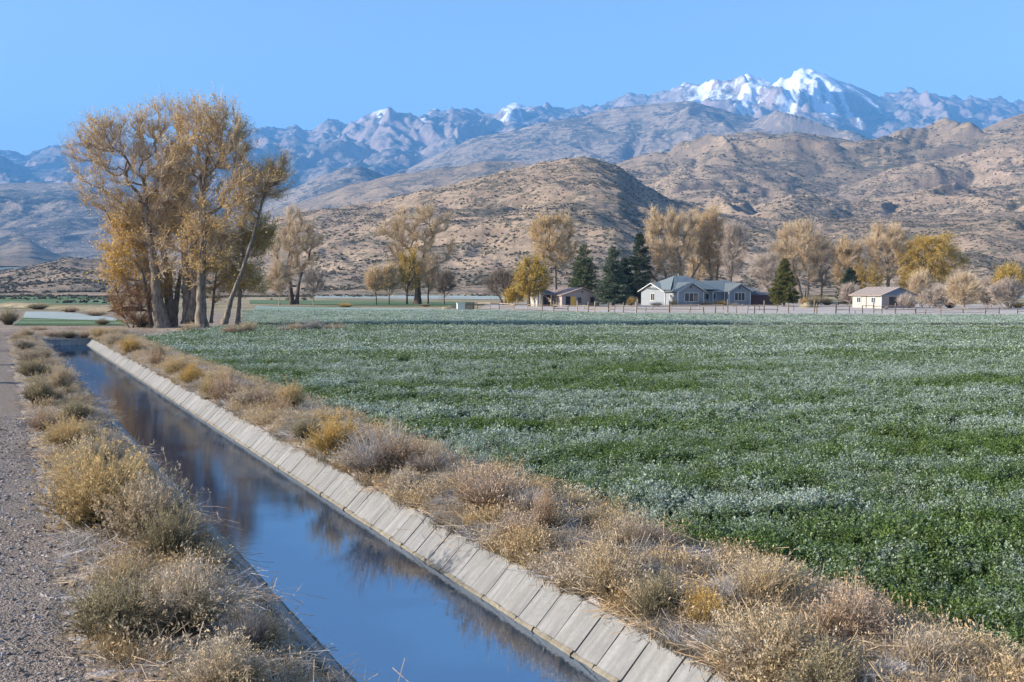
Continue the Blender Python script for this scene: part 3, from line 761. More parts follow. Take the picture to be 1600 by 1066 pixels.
# ---- alfalfa: one crop nobody could count
def alfalfa_material():
    m, nt, b = mat('alfalfa_leaf')
    h, r = attr(nt, 'h'), attr(nt, 'r')
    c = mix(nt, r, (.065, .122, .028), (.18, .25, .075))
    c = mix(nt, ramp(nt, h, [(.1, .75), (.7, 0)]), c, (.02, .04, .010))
    c = mix(nt, ramp(nt, noise(nt, pos(nt), .35, 4, .6), [(.55, 0), (.7, .5)]), c, (.11, .15, .03))
    n = noise(nt, pos(nt, (.10, .42, .2), math.radians(-4)), 1.0, 7, .66, .5)
    n2 = noise(nt, pos(nt), 2.6, 3, .6)
    k = mth(nt, 'ADD', mth(nt, 'ADD', n, mth(nt, 'MULTIPLY', mth(nt, 'SUBTRACT', n2, .5), .55)), mth(nt, 'MULTIPLY', mth(nt, 'SUBTRACT', r, .5), .16))
    yy = N(nt, 'ShaderNodeSeparateXYZ', {0: pos(nt)}).outputs[1]
    k = mth(nt, 'ADD', k, ramp(nt, mth(nt, 'DIVIDE', yy, 100.0), [(.08, 0), (.30, .035), (.74, .095), (.82, .24), (1.0, .26)]))
    xyz = N(nt, 'ShaderNodeSeparateXYZ', {0: pos(nt)})
    yw = mth(nt, 'ADD', mth(nt, 'DIVIDE', yy, 100.0), mth(nt, 'MULTIPLY', mth(nt, 'SUBTRACT', noise(nt, pos(nt, (.09, .2, 1)), 1.0, 4, .6), .5), .05))
    xm = ramp(nt, mth(nt, 'ADD', mth(nt, 'DIVIDE', xyz.outputs[0], 80.0), .5), [(.22, 0), (.32, 1), (.60, 1), (.80, .1)])
    k = mth(nt, 'ADD', k, mth(nt, 'MULTIPLY', xm, ramp(nt, yw, [(.222, 0), (.245, .12), (.27, 0), (.462, 0), (.492, .24), (.515, 0)])))
    f = mth(nt, 'MULTIPLY', ramp(nt, k, [(.47, 0), (.66, .72)]), ramp(nt, h, [(.35, 0), (.75, 1)]))
    c = mix(nt, f, c, (.54, .60, .58))
    nt.links.new(c, b.inputs['Base Color']); b.inputs['Roughness'].default_value = .75; b.inputs['Specular IOR Level'].default_value = .12
    t = N(nt, 'ShaderNodeBsdfTranslucent', {'Color': c})
    mx = N(nt, 'ShaderNodeMixShader', {0: .28, 1: b.outputs[0], 2: t.outputs[0]})
    nt.links.new(mx.outputs[0], nt.nodes['Material Output'].inputs[0])
    return m
m_alf = alfalfa_material()
rs = np.random.RandomState(5)
def field_points(y0, y1, dens, kx=.60, tmin=7.3):
    n = int(dens * kx * (y1 * y1 - y0 * y0))
    y = np.sqrt(rs.rand(n) * (y1 * y1 - y0 * y0) + y0 * y0)
    x = (rs.rand(n) * 2 - 1) * kx * y
    s, t = STc(x, y)
    ok = (t > tmin + .35 * perlin(s * .9, s * 0, 3) + .15 * rs.normal(size=n)) & (y < 77 + 1.2 * perlin(x * .1, x * 0, 4)) 
    ok &= ~((y > 60) & (x < -22)) 
    return x[ok], y[ok]
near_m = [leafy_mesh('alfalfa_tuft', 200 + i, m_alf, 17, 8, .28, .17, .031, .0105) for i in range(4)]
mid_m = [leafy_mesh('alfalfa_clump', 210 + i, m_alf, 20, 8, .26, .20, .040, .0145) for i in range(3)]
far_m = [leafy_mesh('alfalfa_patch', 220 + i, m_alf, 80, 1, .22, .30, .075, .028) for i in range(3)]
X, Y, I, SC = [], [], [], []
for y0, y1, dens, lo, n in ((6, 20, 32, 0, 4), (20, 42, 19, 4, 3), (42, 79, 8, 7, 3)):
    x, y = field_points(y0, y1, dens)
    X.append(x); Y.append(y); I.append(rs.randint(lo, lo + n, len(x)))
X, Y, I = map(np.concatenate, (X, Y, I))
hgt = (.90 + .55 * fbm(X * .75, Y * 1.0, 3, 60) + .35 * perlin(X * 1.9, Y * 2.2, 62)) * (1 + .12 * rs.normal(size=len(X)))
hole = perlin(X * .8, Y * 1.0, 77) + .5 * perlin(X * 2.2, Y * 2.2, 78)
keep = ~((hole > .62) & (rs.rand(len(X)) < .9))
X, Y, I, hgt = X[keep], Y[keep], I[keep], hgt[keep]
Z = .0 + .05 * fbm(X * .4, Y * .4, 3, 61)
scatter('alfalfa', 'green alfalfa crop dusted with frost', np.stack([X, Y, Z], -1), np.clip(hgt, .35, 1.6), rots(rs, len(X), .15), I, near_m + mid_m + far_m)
# second field, farther off
n = 9000
yy = 82 + rs.rand(n) ** 1.2 * 46; xx = (-.27 + rs.rand(n) * .85) * yy
lim = np.interp(xx / yy * F_PX + 800, [380, 560, 740, 860, 1000, 1300, 1700], [148, 140, 130, 120, 114, 111, 108])
ok = yy < lim - 2
xx, yy = xx[ok], yy[ok]
scatter('far_alfalfa', 'frosted alfalfa crop in the farther field', np.stack([xx, yy, 0 * xx + .03], -1), .75 + .5 * rs.rand(len(xx)), rots(rs, len(xx)), rs.randint(0, 3, len(xx)), far_m)

# ---- dry grass and litter along both banks
def bank_points(n, t0, t1, s0, s1, bias=1.0):
    s = s0 + (s1 - s0) * rs.rand(n) ** bias; t = t0 + (t1 - t0) * rs.rand(n)
    return s, t
gm = [grass_mesh('bank_grass', 300 + i, m_straw, .30, .12, 70, .003, .8, 15) for i in range(3)] + [grass_mesh('bank_grass', 310 + i, m_frostgrass, .22, .14, 80, .003, 1.0) for i in range(3)]
s1, t1 = bank_points(3900, 5.36, 7.55, 4, 70, 1.5)
s2, t2 = bank_points(1100, .75, 2.1, 3, 68, 1.4)
s3, t3 = bank_points(900, 6.9, 7.7, 3, 68, 1.4)
s4, t4 = bank_points(1500, 5.33, 5.62, 4, 68, 1.3)
s5, t5 = bank_points(1000, 5.235, 5.34, 4, 68, 1.3)
k5 = perlin(s5 * .8, s5 * 0, 91) > -.05
s, t = np.concatenate([s1, s2, s3, s4, s5[k5]]), np.concatenate([t1, t2, t3, t4, t5[k5]])
cl = fbm(s * .9, t * 1.3, 3, 66)
ok = (cl + .25 * rs.rand(len(s)) > .02) | (t < 5.34) & (t > 5.2) | ((t > 5.32) & (t < 5.62) & (cl > -.22))
s, t = s[ok], t[ok]
x, y = XY(s, t)
fr = fbm(s * .7, t * .9, 3, 67) > .0
idx = np.where(fr, rs.randint(3, 6, len(s)), rs.randint(0, 3, len(s)))
scatter('dry_grass', 'dry straw coloured grass along the canal banks', np.stack([x, y, np.where((t > 5.2) & (t < 5.35), .015, ground_h(s, t) - .01)], -1), .5 + .8 * rs.rand(len(s)), rots(rs, len(s), .2), idx, gm)
# fallen stalks: lying litter
lit = []
for i in range(3):
    a = Acc(); q = np.random.RandomState(330 + i); n = 60
    c = q.normal(size=(n, 3)) * [.16, .16, .015] + [0, 0, .03]
    d = unit(q.normal(size=(n, 3)) * [1, 1, .25]); l = (.08 + .16 * q.rand(n))[:, None]
    ribbons(a, np.stack([c - d * l, c + q.normal(size=(n, 3)) * .01, c + d * l], 1), .003 * np.ones(n), q, np.full((n, 3), .8), q.rand(n))
    lit.append(a.mesh('stalk_litter', [(m_straw, m_frostgrass, m_weed)[i]]))
s1, t1 = bank_points(3200, 5.33, 7.5, 4, 60, 1.5); s2, t2 = bank_points(900, .7, 2.3, 3, 60, 1.5)
s, t = np.concatenate([s1, s2]), np.concatenate([t1, t2]); x, y = XY(s, t)
scatter('stalk_litter', 'fallen dry stalks on the canal banks', np.stack([x, y, ground_h(s, t)], -1), .6 + .7 * rs.rand(len(s)), rots(rs, len(s), .12), rs.randint(0, 3, len(s)), lit)
# ---- pebbles of the road and clods on the banks
def stone_mesh(seed, m):
    q = np.random.RandomState(seed)
    ph = (1 + 5 ** .5) / 2
    v = np.array([[-1, ph, 0], [1, ph, 0], [-1, -ph, 0], [1, -ph, 0], [0, -1, ph], [0, 1, ph], [0, -1, -ph], [0, 1, -ph], [ph, 0, -1], [ph, 0, 1], [-ph, 0, -1], [-ph, 0, 1]]) / 1.9
    f = [[0, 11, 5], [0, 5, 1], [0, 1, 7], [0, 7, 10], [0, 10, 11], [1, 5, 9], [5, 11, 4], [11, 10, 2], [10, 7, 6], [7, 1, 8], [3, 9, 4], [3, 4, 2], [3, 2, 6], [3, 6, 8], [3, 8, 9], [4, 9, 5], [2, 4, 11], [6, 2, 10], [8, 6, 7], [9, 8, 1]]
    return mesh_np('pebble', v * (1 + .25 * q.normal(size=(12, 1))) * [1, .8, .55], tris=f, mats=[m])
m_peb = [flat('pebble_dark', (.15, .125, .115), .9), flat('pebble_grey', (.26, .225, .21), .9), flat('pebble_pale', (.38, .34, .32), .9), flat('clod', (.19, .14, .10), .95)]
s = -1 + 26 * rs.rand(42000) ** 1.5; t = -4.6 + 5.7 * rs.rand(42000)
x, y = XY(s, t)
ok = (np.abs(x) < .56 * y + .3) & (y > 6)
s, t, x, y = s[ok], t[ok], x[ok], y[ok]
scatter('road_pebbles', 'loose gravel on the road', np.stack([x, y, ground_h(s, t) + .010], -1), .007 + .022 * rs.rand(len(s)) ** 2.2, rots(rs, len(s), .3), rs.randint(0, 3, len(s)), [stone_mesh(i, m_peb[i]) for i in range(3)])
s1, t1 = bank_points(1300, 5.33, 6.2, 4, 50, 1.6); s2, t2 = bank_points(800, .6, 2.3, 3, 50, 1.6)
s, t = np.concatenate([s1, s2]), np.concatenate([t1, t2]); x, y = XY(s, t)
scatter('bank_clods', 'clods of earth on the canal banks', np.stack([x, y, ground_h(s, t)], -1), .012 + .05 * rs.rand(len(s)) ** 3, rots(rs, len(s), .5), rs.randint(0, 2, len(s)), [stone_mesh(9, m_peb[3]), stone_mesh(10, m_peb[1])])

# ---- sagebrush on the foothills
def blob_mesh(seed, m):
    q = np.random.RandomState(seed); a = Acc()
    n = 26
    p = unit(q.normal(size=(n, 3)) * [1, 1, .7]) * [.5, .5, .42] * (.6 + .5 * q.rand(n))[:, None]; p[:, 2] = np.abs(p[:, 2]) * .9 + .04
    d = unit(p * [1, 1, 1.3] + q.normal(size=(n, 3)) * .3)
    spikes(a, p * .55, d, .5, .17, q, np.clip(p[:, 2] * 2.2, .2, 1), q.rand(n))
    return a.mesh('hill_sagebrush', [m])
m_hsage = blade_material('hill_sagebrush', (.07, .065, .05), (.16, .145, .105), (.21, .18, .125), .5, tr=0)
m_hdark = blade_material('hill_juniper', (.022, .03, .02), (.05, .062, .036), (.07, .075, .042), .4, tr=0)
blobs = [blob_mesh(1, m_hsage), blob_mesh(2, m_hsage), blob_mesh(3, m_hdark)]
def on_hill(V, n, seed, smin, smax, dens_l, thr, name, label, rows=(0, 1), dark=.06):
    q = np.random.RandomState(seed)
    R_, C_, _ = V.shape
    i = (rows[0] + (rows[1] - rows[0]) * q.rand(n)) * (R_ - 27); j = q.rand(n) * (C_ - 1.01)
    i0, j0 = i.astype(int), j.astype(int); fi, fj = (i - i0)[:, None], (j - j0)[:, None]
    p = V[i0, j0] * (1 - fi) * (1 - fj) + V[i0 + 1, j0] * fi * (1 - fj) + V[i0, j0 + 1] * (1 - fi) * fj + V[i0 + 1, j0 + 1] * fi * fj
    d = fbm(p[:, 0] / dens_l, p[:, 1] / dens_l, 4, seed)
    ok = d + .35 * q.rand(n) > thr
    p = p[ok]
    scatter(name, label, p, smin + (smax - smin) * q.rand(len(p)) ** 2.5, rots(q, len(p), .1), np.where(q.rand(len(p)) < dark, 2, q.randint(0, 2, len(p))), blobs)
on_hill(VA, 60000, 401, .6, 1.9, 38, .10, 'sagebrush', 'sagebrush scattered over the near foothill', rows=(.06, 1))
on_hill(VC, 30000, 402, .8, 2.8, 45, .06, 'sagebrush', 'sagebrush scattered over the rocky mounds behind the houses')
on_hill(VB, 20000, 403, 1.1, 3.6, 70, .06, 'sagebrush', 'sagebrush scattered over the shaded ridge')
on_hill(VD, 7000, 404, 2.0, 5.5, 120, .10, 'sagebrush', 'dark brush dotted over the high foothill', dark=.3)
# scrub on the flat between the fields and the hills
n = 7000
yy = 190 + 260 * rs.rand(n); xx = (-.62 + 1.24 * rs.rand(n)) * yy
ok = (fbm(xx / 30, yy / 40, 4, 88) + .3 * rs.rand(n) > .28) & ((yy > 230) | (xx < -.4 * yy)) & ~((xx > -.2 * yy) & (yy < 300))
xx, yy = xx[ok], yy[ok]
scatter('valley_scrub', 'grey green scrub on the valley floor below the hills', np.stack([xx, yy, 0 * xx + np.where(yy > 360, 0, 0)], -1), .5 + 1.0 * rs.rand(len(xx)) ** 2, rots(rs, len(xx)), rs.randint(0, 2, len(xx)), blobs[:2])

# ---- the countable shrubs on the banks
PAL = {'rabbit': ('rabbitbrush', 'rabbitbrush'), 'straw': ('straw_shrub', 'shrub'), 'sage': ('sagebrush', 'sagebrush'), 'weed': ('dry_weed', 'weed'), 'twiggy': ('bare_shrub', 'shrub'), 'gold': ('yellow_rabbitbrush', 'rabbitbrush'), 'grass': ('grass_clump', 'grass')}
GL, GR = 'shrubs along the road bank', 'shrubs along the field bank'
def shrub(kind, i, u, v, wpx, hpx, label, group, z=None, sq=1.0):
    """u, v: foot in the photograph; wpx, hpx: its breadth and height there"""
    p = G(u, v, .15)
    s, t = STc(p[0], p[1])
    if z is None:                                                  # rooted in the bank, not over the lining
        t = max(t, T_R + .14 + .06 * wpx * p[1] / F_PX) if group == GR else min(t, T_L - .08 - .17 * wpx * p[1] / F_PX) if s < S_END else t
        p = np.array([*XY(s, t), 0])
        z = float(ground_h(s, t, True))
    me = KIND[kind][i % len(KIND[kind])]
    pr = F_PX / p[1]
    zz = np.empty(len(me.vertices) * 3, np.float32); me.vertices.foreach_get('co', zz); zz = zz.reshape(-1, 3)
    w0, h0 = np.percentile(np.abs(zz[:, :2]).max(1), 98.5) * 2, np.percentile(zz[:, 2], 98)
    o = put(PAL[kind][0], me)
    o.location = (p[0], p[1], z - .01)
    sw, sh = wpx / pr / w0, hpx / pr / h0
    o.scale = (sw, sw * sq, sh)
    o.rotation_euler = (0, 0, random.Random(u * 7 + v).uniform(0, 6.28))
    return tag(o, label, PAL[kind][1], group)
GL, GR = 'shrubs along the road bank', 'shrubs along the field bank'
LEFT = [
    ('sage', 0, 180, 1022, 190, 100, 'sagebrush with pale seed stalks on the gravel edge, second clump from the frame bottom'),
    ('straw', 1, 290, 1012, 190, 105, 'straw and grey shrub by the canal, tallest stalks of the nearest clump'),
    ('twiggy', 2, 388, 1030, 80, 60, 'small grey twiggy shrub overhanging the left concrete lip nearest the bottom'),
    ('straw', 2, 345, 1120, 220, 85, 'pale feathery shrub cut off by the bottom edge of the frame'),
    ('rabbit', 0, 155, 845, 190, 125, 'big golden rabbitbrush leaning over the gravel road'),
    ('straw', 0, 235, 860, 170, 105, 'straw coloured shrub growing between the golden and the dark bush'),
    ('sage', 1, 270, 890, 110, 88, 'dark green grey sagebrush hanging towards the water'),
    ('straw', 2, 150, 745, 130, 60, 'low buff shrub just beyond the big golden rabbitbrush'),
    ('sage', 2, 205, 765, 100, 50, 'dark sagebrush leaning over the water beyond the golden rabbitbrush'),
    ('rabbit', 1, 110, 715, 120, 55, 'yellowish shrub in the middle of the left bank'),
    ('twiggy', 0, 172, 712, 60, 40, 'grey twiggy shrub sticking out over the canal in the middle of the left bank'),
    ('weed', 0, 68, 682, 75, 45, 'rusty dry weed beside the gravel in the middle of the left bank'),
    ('sage', 0, 118, 668, 75, 40, 'small blue grey sagebrush at the water, middle of the left bank'),
    ('sage', 1, 62, 640, 90, 52, 'round grey green sagebrush beyond the rusty weed'),
    ('straw', 1, 95, 618, 60, 45, 'dark straw shrub overhanging the far water'),
    ('sage', 2, 50, 597, 70, 35, 'grey sagebrush beside the far stretch of road'),
    ('weed', 1, 48, 575, 55, 26, 'buff weed patch beside the far road'),
    ('sage', 0, 66, 568, 40, 22, 'small dark sagebrush at the far left lip of the canal'),
    ('straw', 0, 40, 552, 46, 20, 'pale straw clump near the far end of the road'),
    ('straw', 2, 40, 532, 42, 18, 'last straw clump on the road bank before the canal ends'),
    ('sage', 1, 14, 505, 48, 30, 'grey green bush standing at the far road bend by the left edge'),
    ('grass', 0, 190, 935, 70, 50, 'rusty grass tuft on the gravelly gap between the two big clumps'),
    ('grass', 1, 175, 1052, 60, 60, 'orange grass tuft at the foot of the nearest sagebrush'),
    ('grass', 2, 255, 960, 60, 45, 'thin dry grass tuft on the bare bank above the left lip'),
]
for k, i, u, v, w_, h_, lab in LEFT:
    f_ = 1.0 if v > 800 else .74                                   # farther along, the clumps are smaller and stand apart
    shrub(k, i, u, v, w_ * f_ * .95, h_ * (.5 + .5 * f_), lab, GL)
RIGHT = [
    ('straw', 0, 1560, 1062, 160, 60, 'olive straw shrub in the bottom right corner'),
    ('grass', 0, 1450, 1065, 150, 75, 'tangled straw grass by the bottom edge below the crop'),
    ('sage', 0, 1290, 1085, 150, 70, 'pale sagebrush at the bottom edge right of the concrete'),
    ('straw', 1, 1190, 1042, 190, 85, 'wide buff shrub above the nearest concrete slabs'),
    ('weed', 1, 1330, 1010, 150, 70, 'pinkish tangle of dry weed between concrete and crop near the bottom'),
    ('grass', 1, 1185, 960, 120, 65, 'long straw grass leaning into the nearest crop'),
    ('gold', 0, 1105, 975, 75, 55, 'olive yellow bush among buff weeds over the near slabs'),
    ('sage', 1, 1005, 965, 95, 70, 'grey green sagebrush with orange tips on the concrete edge'),
    ('straw', 2, 925, 925, 120, 75, 'greyish straw shrub above the widest dark slab joint'),
    ('grass', 2, 975, 870, 90, 60, 'curly dry grass beside the frosted hollow by the crop'),
    ('weed', 2, 850, 840, 45, 68, 'upright rusty weed stalks at the crop edge'),
    ('weed', 0, 770, 805, 150, 68, 'broad reddish tan weed bush by the crop in the middle of the bank'),
    ('gold', 1, 690, 824, 35, 22, 'small yellow bush at the concrete edge in the middle of the bank'),
    ('twiggy', 1, 830, 815, 70, 36, 'grey frosted twigs between the rusty stalks and the reddish bush'),
    ('grass', 0, 800, 865, 90, 45, 'buff grass drooping to the slabs below the reddish bush'),
    ('weed', 1, 630, 742, 85, 48, 'rust tinted weed bush with a grey foot beside the crop'),
    ('twiggy', 2, 665, 750, 65, 30, 'low grey frosted shrub right of the rust tinted bush'),
    ('twiggy', 0, 545, 745, 120, 68, 'big grey brown twiggy shrub behind the golden bush'),
    ('straw', 2, 585, 770, 70, 35, 'short straw shrub hanging over the slabs below the grey brown shrub'),
    ('gold', 0, 462, 715, 82, 58, 'golden orange rabbitbrush overhanging the concrete'),
    ('sage', 2, 410, 692, 45, 36, 'olive bush touching the left side of the golden rabbitbrush'),
    ('rabbit', 1, 455, 645, 42, 36, 'single tan bush standing at the crop edge behind the dirt slope'),
    ('straw', 0, 395, 640, 60, 34, 'low pale shrub on the dirt slope before the far bend'),
    ('weed', 2, 350, 625, 60, 38, 'tan weed bush above the slabs left of the bare dirt slope'),
    ('rabbit', 2, 320, 618, 50, 34, 'golden tan bush halfway along the far right bank'),
    ('straw', 1, 355, 607, 30, 24, 'small bush at the crop edge halfway along the far bank'),
    ('gold', 1, 290, 600, 44, 30, 'orange tan bush upper middle of the far right bank'),
    ('rabbit', 0, 262, 588, 42, 28, 'yellow tan bush on the far right bank above pale slabs'),
    ('sage', 1, 247, 562, 28, 20, 'dark grey round sagebrush at the corner of the crop'),
    ('weed', 0, 232, 572, 36, 26, 'tan weed on the far right bank beside the dark sagebrush'),
    ('gold', 0, 200, 552, 36, 24, 'olive yellow bush on the far right bank'),
    ('straw', 2, 172, 540, 34, 20, 'straw bush above the last concrete slabs'),
    ('rabbit', 1, 150, 528, 28, 14, 'tan bush at the far end of the concrete'),
]
for k, i, u, v, w_, h_, lab in RIGHT:
    shrub(k, i, u, v, w_ * 1.05, h_ * 1.18, lab, GR)
q = random.Random(77)
# smaller look-alikes that fill the field bank
for j in range(70):
    s = 6 + 58 * q.random() ** 1.35; t = q.uniform(5.45, 7.2)
    x, y = XY(s, t)
    k = q.choice(('straw', 'weed', 'grass', 'twiggy', 'straw', 'grass', 'weed'))
    o = put(PAL[k][0], KIND[k][q.randrange(3)])
    sc = q.uniform(.38, .7) * (1.0 if s < 40 else .8)
    o.location = (x, y, float(ground_h(s, t)) - .02); o.scale = (sc, sc * q.uniform(.85, 1.15), sc * q.uniform(.7, 1.1)); o.rotation_euler = (0, 0, q.uniform(0, 6.28))
    st_ = 0 if s < 16 else 1 if s < 34 else 2
    wh = ('beside the nearest wide slabs', 'on the middle stretch of bank', 'along the far narrow slabs')[st_]
    lab = {'straw': 'small straw coloured shrub filling the bank between concrete and crop', 'weed': 'small rusty weed filling the bank between concrete and crop', 'grass': 'small straw grass clump filling the bank between concrete and crop', 'twiggy': 'small grey twiggy shrub filling the bank between concrete and crop'}[k].replace('filling the bank between concrete and crop', wh + ' between concrete and crop')
    tag(o, lab, PAL[k][1], {'straw': 'small straw shrubs on the field bank', 'weed': 'small rusty weeds on the field bank', 'grass': 'small grass clumps on the field bank', 'twiggy': 'small twiggy shrubs on the field bank'}[k] + ' ' + wh)
for j in range(26):
    s = 4 + 60 * q.random() ** 1.3; t = q.uniform(.85, 1.6)
    x, y = XY(s, t)
    k = q.choice(('straw', 'sage', 'grass'))
    o = put(PAL[k][0], KIND[k][q.randrange(3)])
    sc = q.uniform(.3, .55)
    o.location = (x, y, float(ground_h(s, t)) - .02); o.scale = (sc, sc, sc * q.uniform(.7, 1.1)); o.rotation_euler = (0, 0, q.uniform(0, 6.28))
    tag(o, {'straw': 'small straw shrub between the road and the canal', 'sage': 'small grey sagebrush between the road and the canal', 'grass': 'small grass clump between the road and the canal'}[k], PAL[k][1], {'straw': 'small straw shrubs on the road bank', 'sage': 'small sagebrush on the road bank', 'grass': 'small grass clumps on the road bank'}[k])
# shrubs by the far berm, the big trees and the field border
FAR = [('weed', 2, 80, 526, 34, 12, 'brown weeds on the dirt bank at the left half of the canal end'), ('sage', 0, 108, 526, 30, 11, 'grey brush on the dirt bank in the middle of the canal end'), ('weed', 0, 132, 526, 28, 12, 'tan weeds on the dirt bank at the right corner of the canal end'),
       ('weed', 0, 360, 520, 40, 16, 'tan weed patch at the foot of the leaning cottonwood'), ('straw', 1, 385, 519, 36, 18, 'tan shrub right of the leaning cottonwood'),
       ('straw', 0, 300, 516, 40, 14, 'straw patch between the cottonwood trunks'), ('sage', 0, 222, 508, 40, 18, 'grey brush left of the big cottonwood trunk'),
       ('weed', 1, 462, 516, 36, 14, 'tan shrub at the left end of the field border'), ('twiggy', 1, 488, 515, 40, 18, 'pinkish twiggy shrub on the field border'),
       ('weed', 2, 522, 515, 34, 13, 'rusty shrub on the field border right of the pinkish one'), ('twiggy', 0, 440, 517, 26, 10, 'grey twigs at the left end of the field border'),
       ('straw', 2, 60, 515, 30, 8, 'pale weed on the crossing beyond the canal'), ('weed', 1, 120, 517, 40, 8, 'brown weed on the crossing beyond the canal'),
       ('sage', 1, 160, 505, 30, 10, 'low brush on the berm left of the cottonwoods'),
       ('sage', 2, 60, 482, 40, 9, 'low brush line on the far left berm'), ('weed', 0, 110, 486, 44, 9, 'rusty brush on the far left berm'), ('weed', 2, 150, 492, 44, 10, 'tan brush on the right half of the far left berm'),
       ('gold', 0, 540, 479, 30, 7, 'olive brush between the far trees'), ('sage', 1, 870 - 205, 478, 20, 5, 'dark low brush by the second far tree')]
for k, i, u, v, w_, h_, lab in FAR:
    shrub(k, i, u, v, w_, h_, lab, 'shrubs beyond the near field', z=.1 if v == 526 else .02)
# ================================================================== trees
def bark_material(name, c1, c2):
    m, nt, b = mat(name)
    n = noise(nt, pos(nt, (1, 1, .22)), 7, 5, .7)
    c = mix(nt, ramp(nt, n, [(.35, 0), (.65, 1)]), c1, c2)
    nt.links.new(c, b.inputs['Base Color']); b.inputs['Roughness'].default_value = .95; b.inputs['Specular IOR Level'].default_value = .08
    bump(nt, b, n, .9, .08)
    return m
def leaf_material(name, cols, tr=.45):
    m, nt, b = mat(name)
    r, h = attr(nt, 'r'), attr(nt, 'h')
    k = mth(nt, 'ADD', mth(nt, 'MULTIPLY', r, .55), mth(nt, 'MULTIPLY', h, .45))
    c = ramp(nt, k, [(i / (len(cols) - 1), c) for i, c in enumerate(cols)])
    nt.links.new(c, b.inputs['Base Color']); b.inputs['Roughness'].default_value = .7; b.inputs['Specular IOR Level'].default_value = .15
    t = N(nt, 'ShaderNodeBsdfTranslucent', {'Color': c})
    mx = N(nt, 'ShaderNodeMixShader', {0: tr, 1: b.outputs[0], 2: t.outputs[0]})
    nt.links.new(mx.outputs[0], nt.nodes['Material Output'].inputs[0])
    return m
BARK = bark_material('cottonwood_bark', (.10, .08, .065), (.29, .24, .195))
BARK_D = bark_material('dark_bark', (.05, .04, .032), (.14, .11, .09))
BARK_P = bark_material('pale_bark', (.17, .14, .12), (.36, .31, .27))
TWIG = flat('twig_brown', (.50, .39, .28), .95)
TWIG_P = flat('twig_pale', (.54, .42, .285), .95)
TWIG_G = flat('twig_grey', (.42, .35, .30), .95)
TWIG_D = flat('twig_dark', (.19, .15, .115), .95)
TWIG_Y = flat('twig_yellow', (.38, .27, .09), .95)
LF_TAN = leaf_material('leaf_tan', [(.38, .24, .08), (.58, .40, .13), (.66, .50, .22), (.54, .39, .18)])
LF_GOLD = leaf_material('leaf_gold', [(.46, .27, .05), (.64, .40, .06), (.66, .46, .10), (.50, .36, .11)])
LF_PALE = leaf_material('leaf_pale', [(.42, .28, .13), (.54, .36, .15), (.58, .42, .21), (.46, .30, .12)])
LF_OLIVE = leaf_material('leaf_olive', [(.24, .20, .05), (.38, .30, .07), (.48, .36, .08), (.34, .28, .09)])
LF_ORANGE = leaf_material('leaf_orange', [(.36, .20, .05), (.50, .30, .08), (.54, .36, .12), (.42, .26, .10)])
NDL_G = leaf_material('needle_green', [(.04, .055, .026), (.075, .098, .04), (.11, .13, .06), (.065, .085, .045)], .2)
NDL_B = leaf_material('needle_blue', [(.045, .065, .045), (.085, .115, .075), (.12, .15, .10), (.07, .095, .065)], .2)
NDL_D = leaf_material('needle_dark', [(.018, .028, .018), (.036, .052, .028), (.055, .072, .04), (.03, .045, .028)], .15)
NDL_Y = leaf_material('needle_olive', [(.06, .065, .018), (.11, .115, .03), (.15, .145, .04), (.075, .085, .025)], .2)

def grow(trunks, cloud, rs, step=.55, up=.5, wander=.10):
    """trunks: polylines; cloud: points the crown should reach. Every point is joined to the nearest suitable limb."""
    P, par, pl, dr = [], [], [], []
    for tk in trunks:
        tk = np.asarray(tk, float)
        first = True
        for a, b in zip(tk[:-1], tk[1:]):
            n = max(1, int(np.linalg.norm(b - a) / step))
            for i in range(n):
                p = a + (b - a) * i / n + (rs.normal(size=3) * step * .05 if i else 0)
                par.append(-1 if first else len(P) - 1); P.append(p); first = False
        par.append(len(P) - 1); P.append(tk[-1])
    nt_ = len(P)
    cap = nt_ + len(cloud) * 14
    A = np.zeros((cap, 3)); A[:nt_] = P
    PL = np.zeros(cap); DR = np.zeros((cap, 3)); PAR = np.full(cap, -1)
    for i in range(nt_):
        PAR[i] = par[i]
        if par[i] >= 0: DR[i] = unit(A[i] - A[par[i]]); PL[i] = PL[par[i]] + .55 * np.linalg.norm(A[i] - A[par[i]])
        else: DR[i] = (0, 0, 1)
    base_z = min(t[0][2] for t in map(np.asarray, trunks)); top = max(p[2] for p in P)
    low = base_z + .12 * (top - base_z)
    d0 = np.min(np.linalg.norm(cloud[:, None] - A[None, :nt_], axis=2), 1)
    n = nt_
    for ci in np.argsort(d0 + rs.rand(len(cloud)) * .5):
        c = cloud[ci]
        v = c - A[:n]
        L = np.linalg.norm(v, axis=1)
        cosd = (v * DR[:n]).sum(1) / np.maximum(L, 1e-6)
        cost = L * (1.25 - .35 * cosd) + .30 * PL[:n] + up * np.maximum(0, A[:n, 2] - c[2] + .25 * L) + 50 * (A[:n, 2] < low)
        j = int(np.argmin(cost))
        a, L = A[j], L[j]
        if L < step * .4: continue
        ctrl = a + (DR[j] * .45 + unit(c - a) * .25 + np.array([0, 0, .12])) * L * .5 * 1.1
        k = max(1, min(12, int(round(L / step))))
        prev = j
        for i in range(1, k + 1):
            t = i / k
            p = (1 - t) ** 2 * a + 2 * t * (1 - t) * ctrl + t * t * c + (rs.normal(size=3) * step * wander if i < k else 0)
            A[n] = p; PAR[n] = prev; DR[n] = unit(p - A[prev]); PL[n] = PL[prev] + .55 * np.linalg.norm(p - A[prev])
            prev = n; n += 1
    return A[:n], PAR[:n], DR[:n], nt_
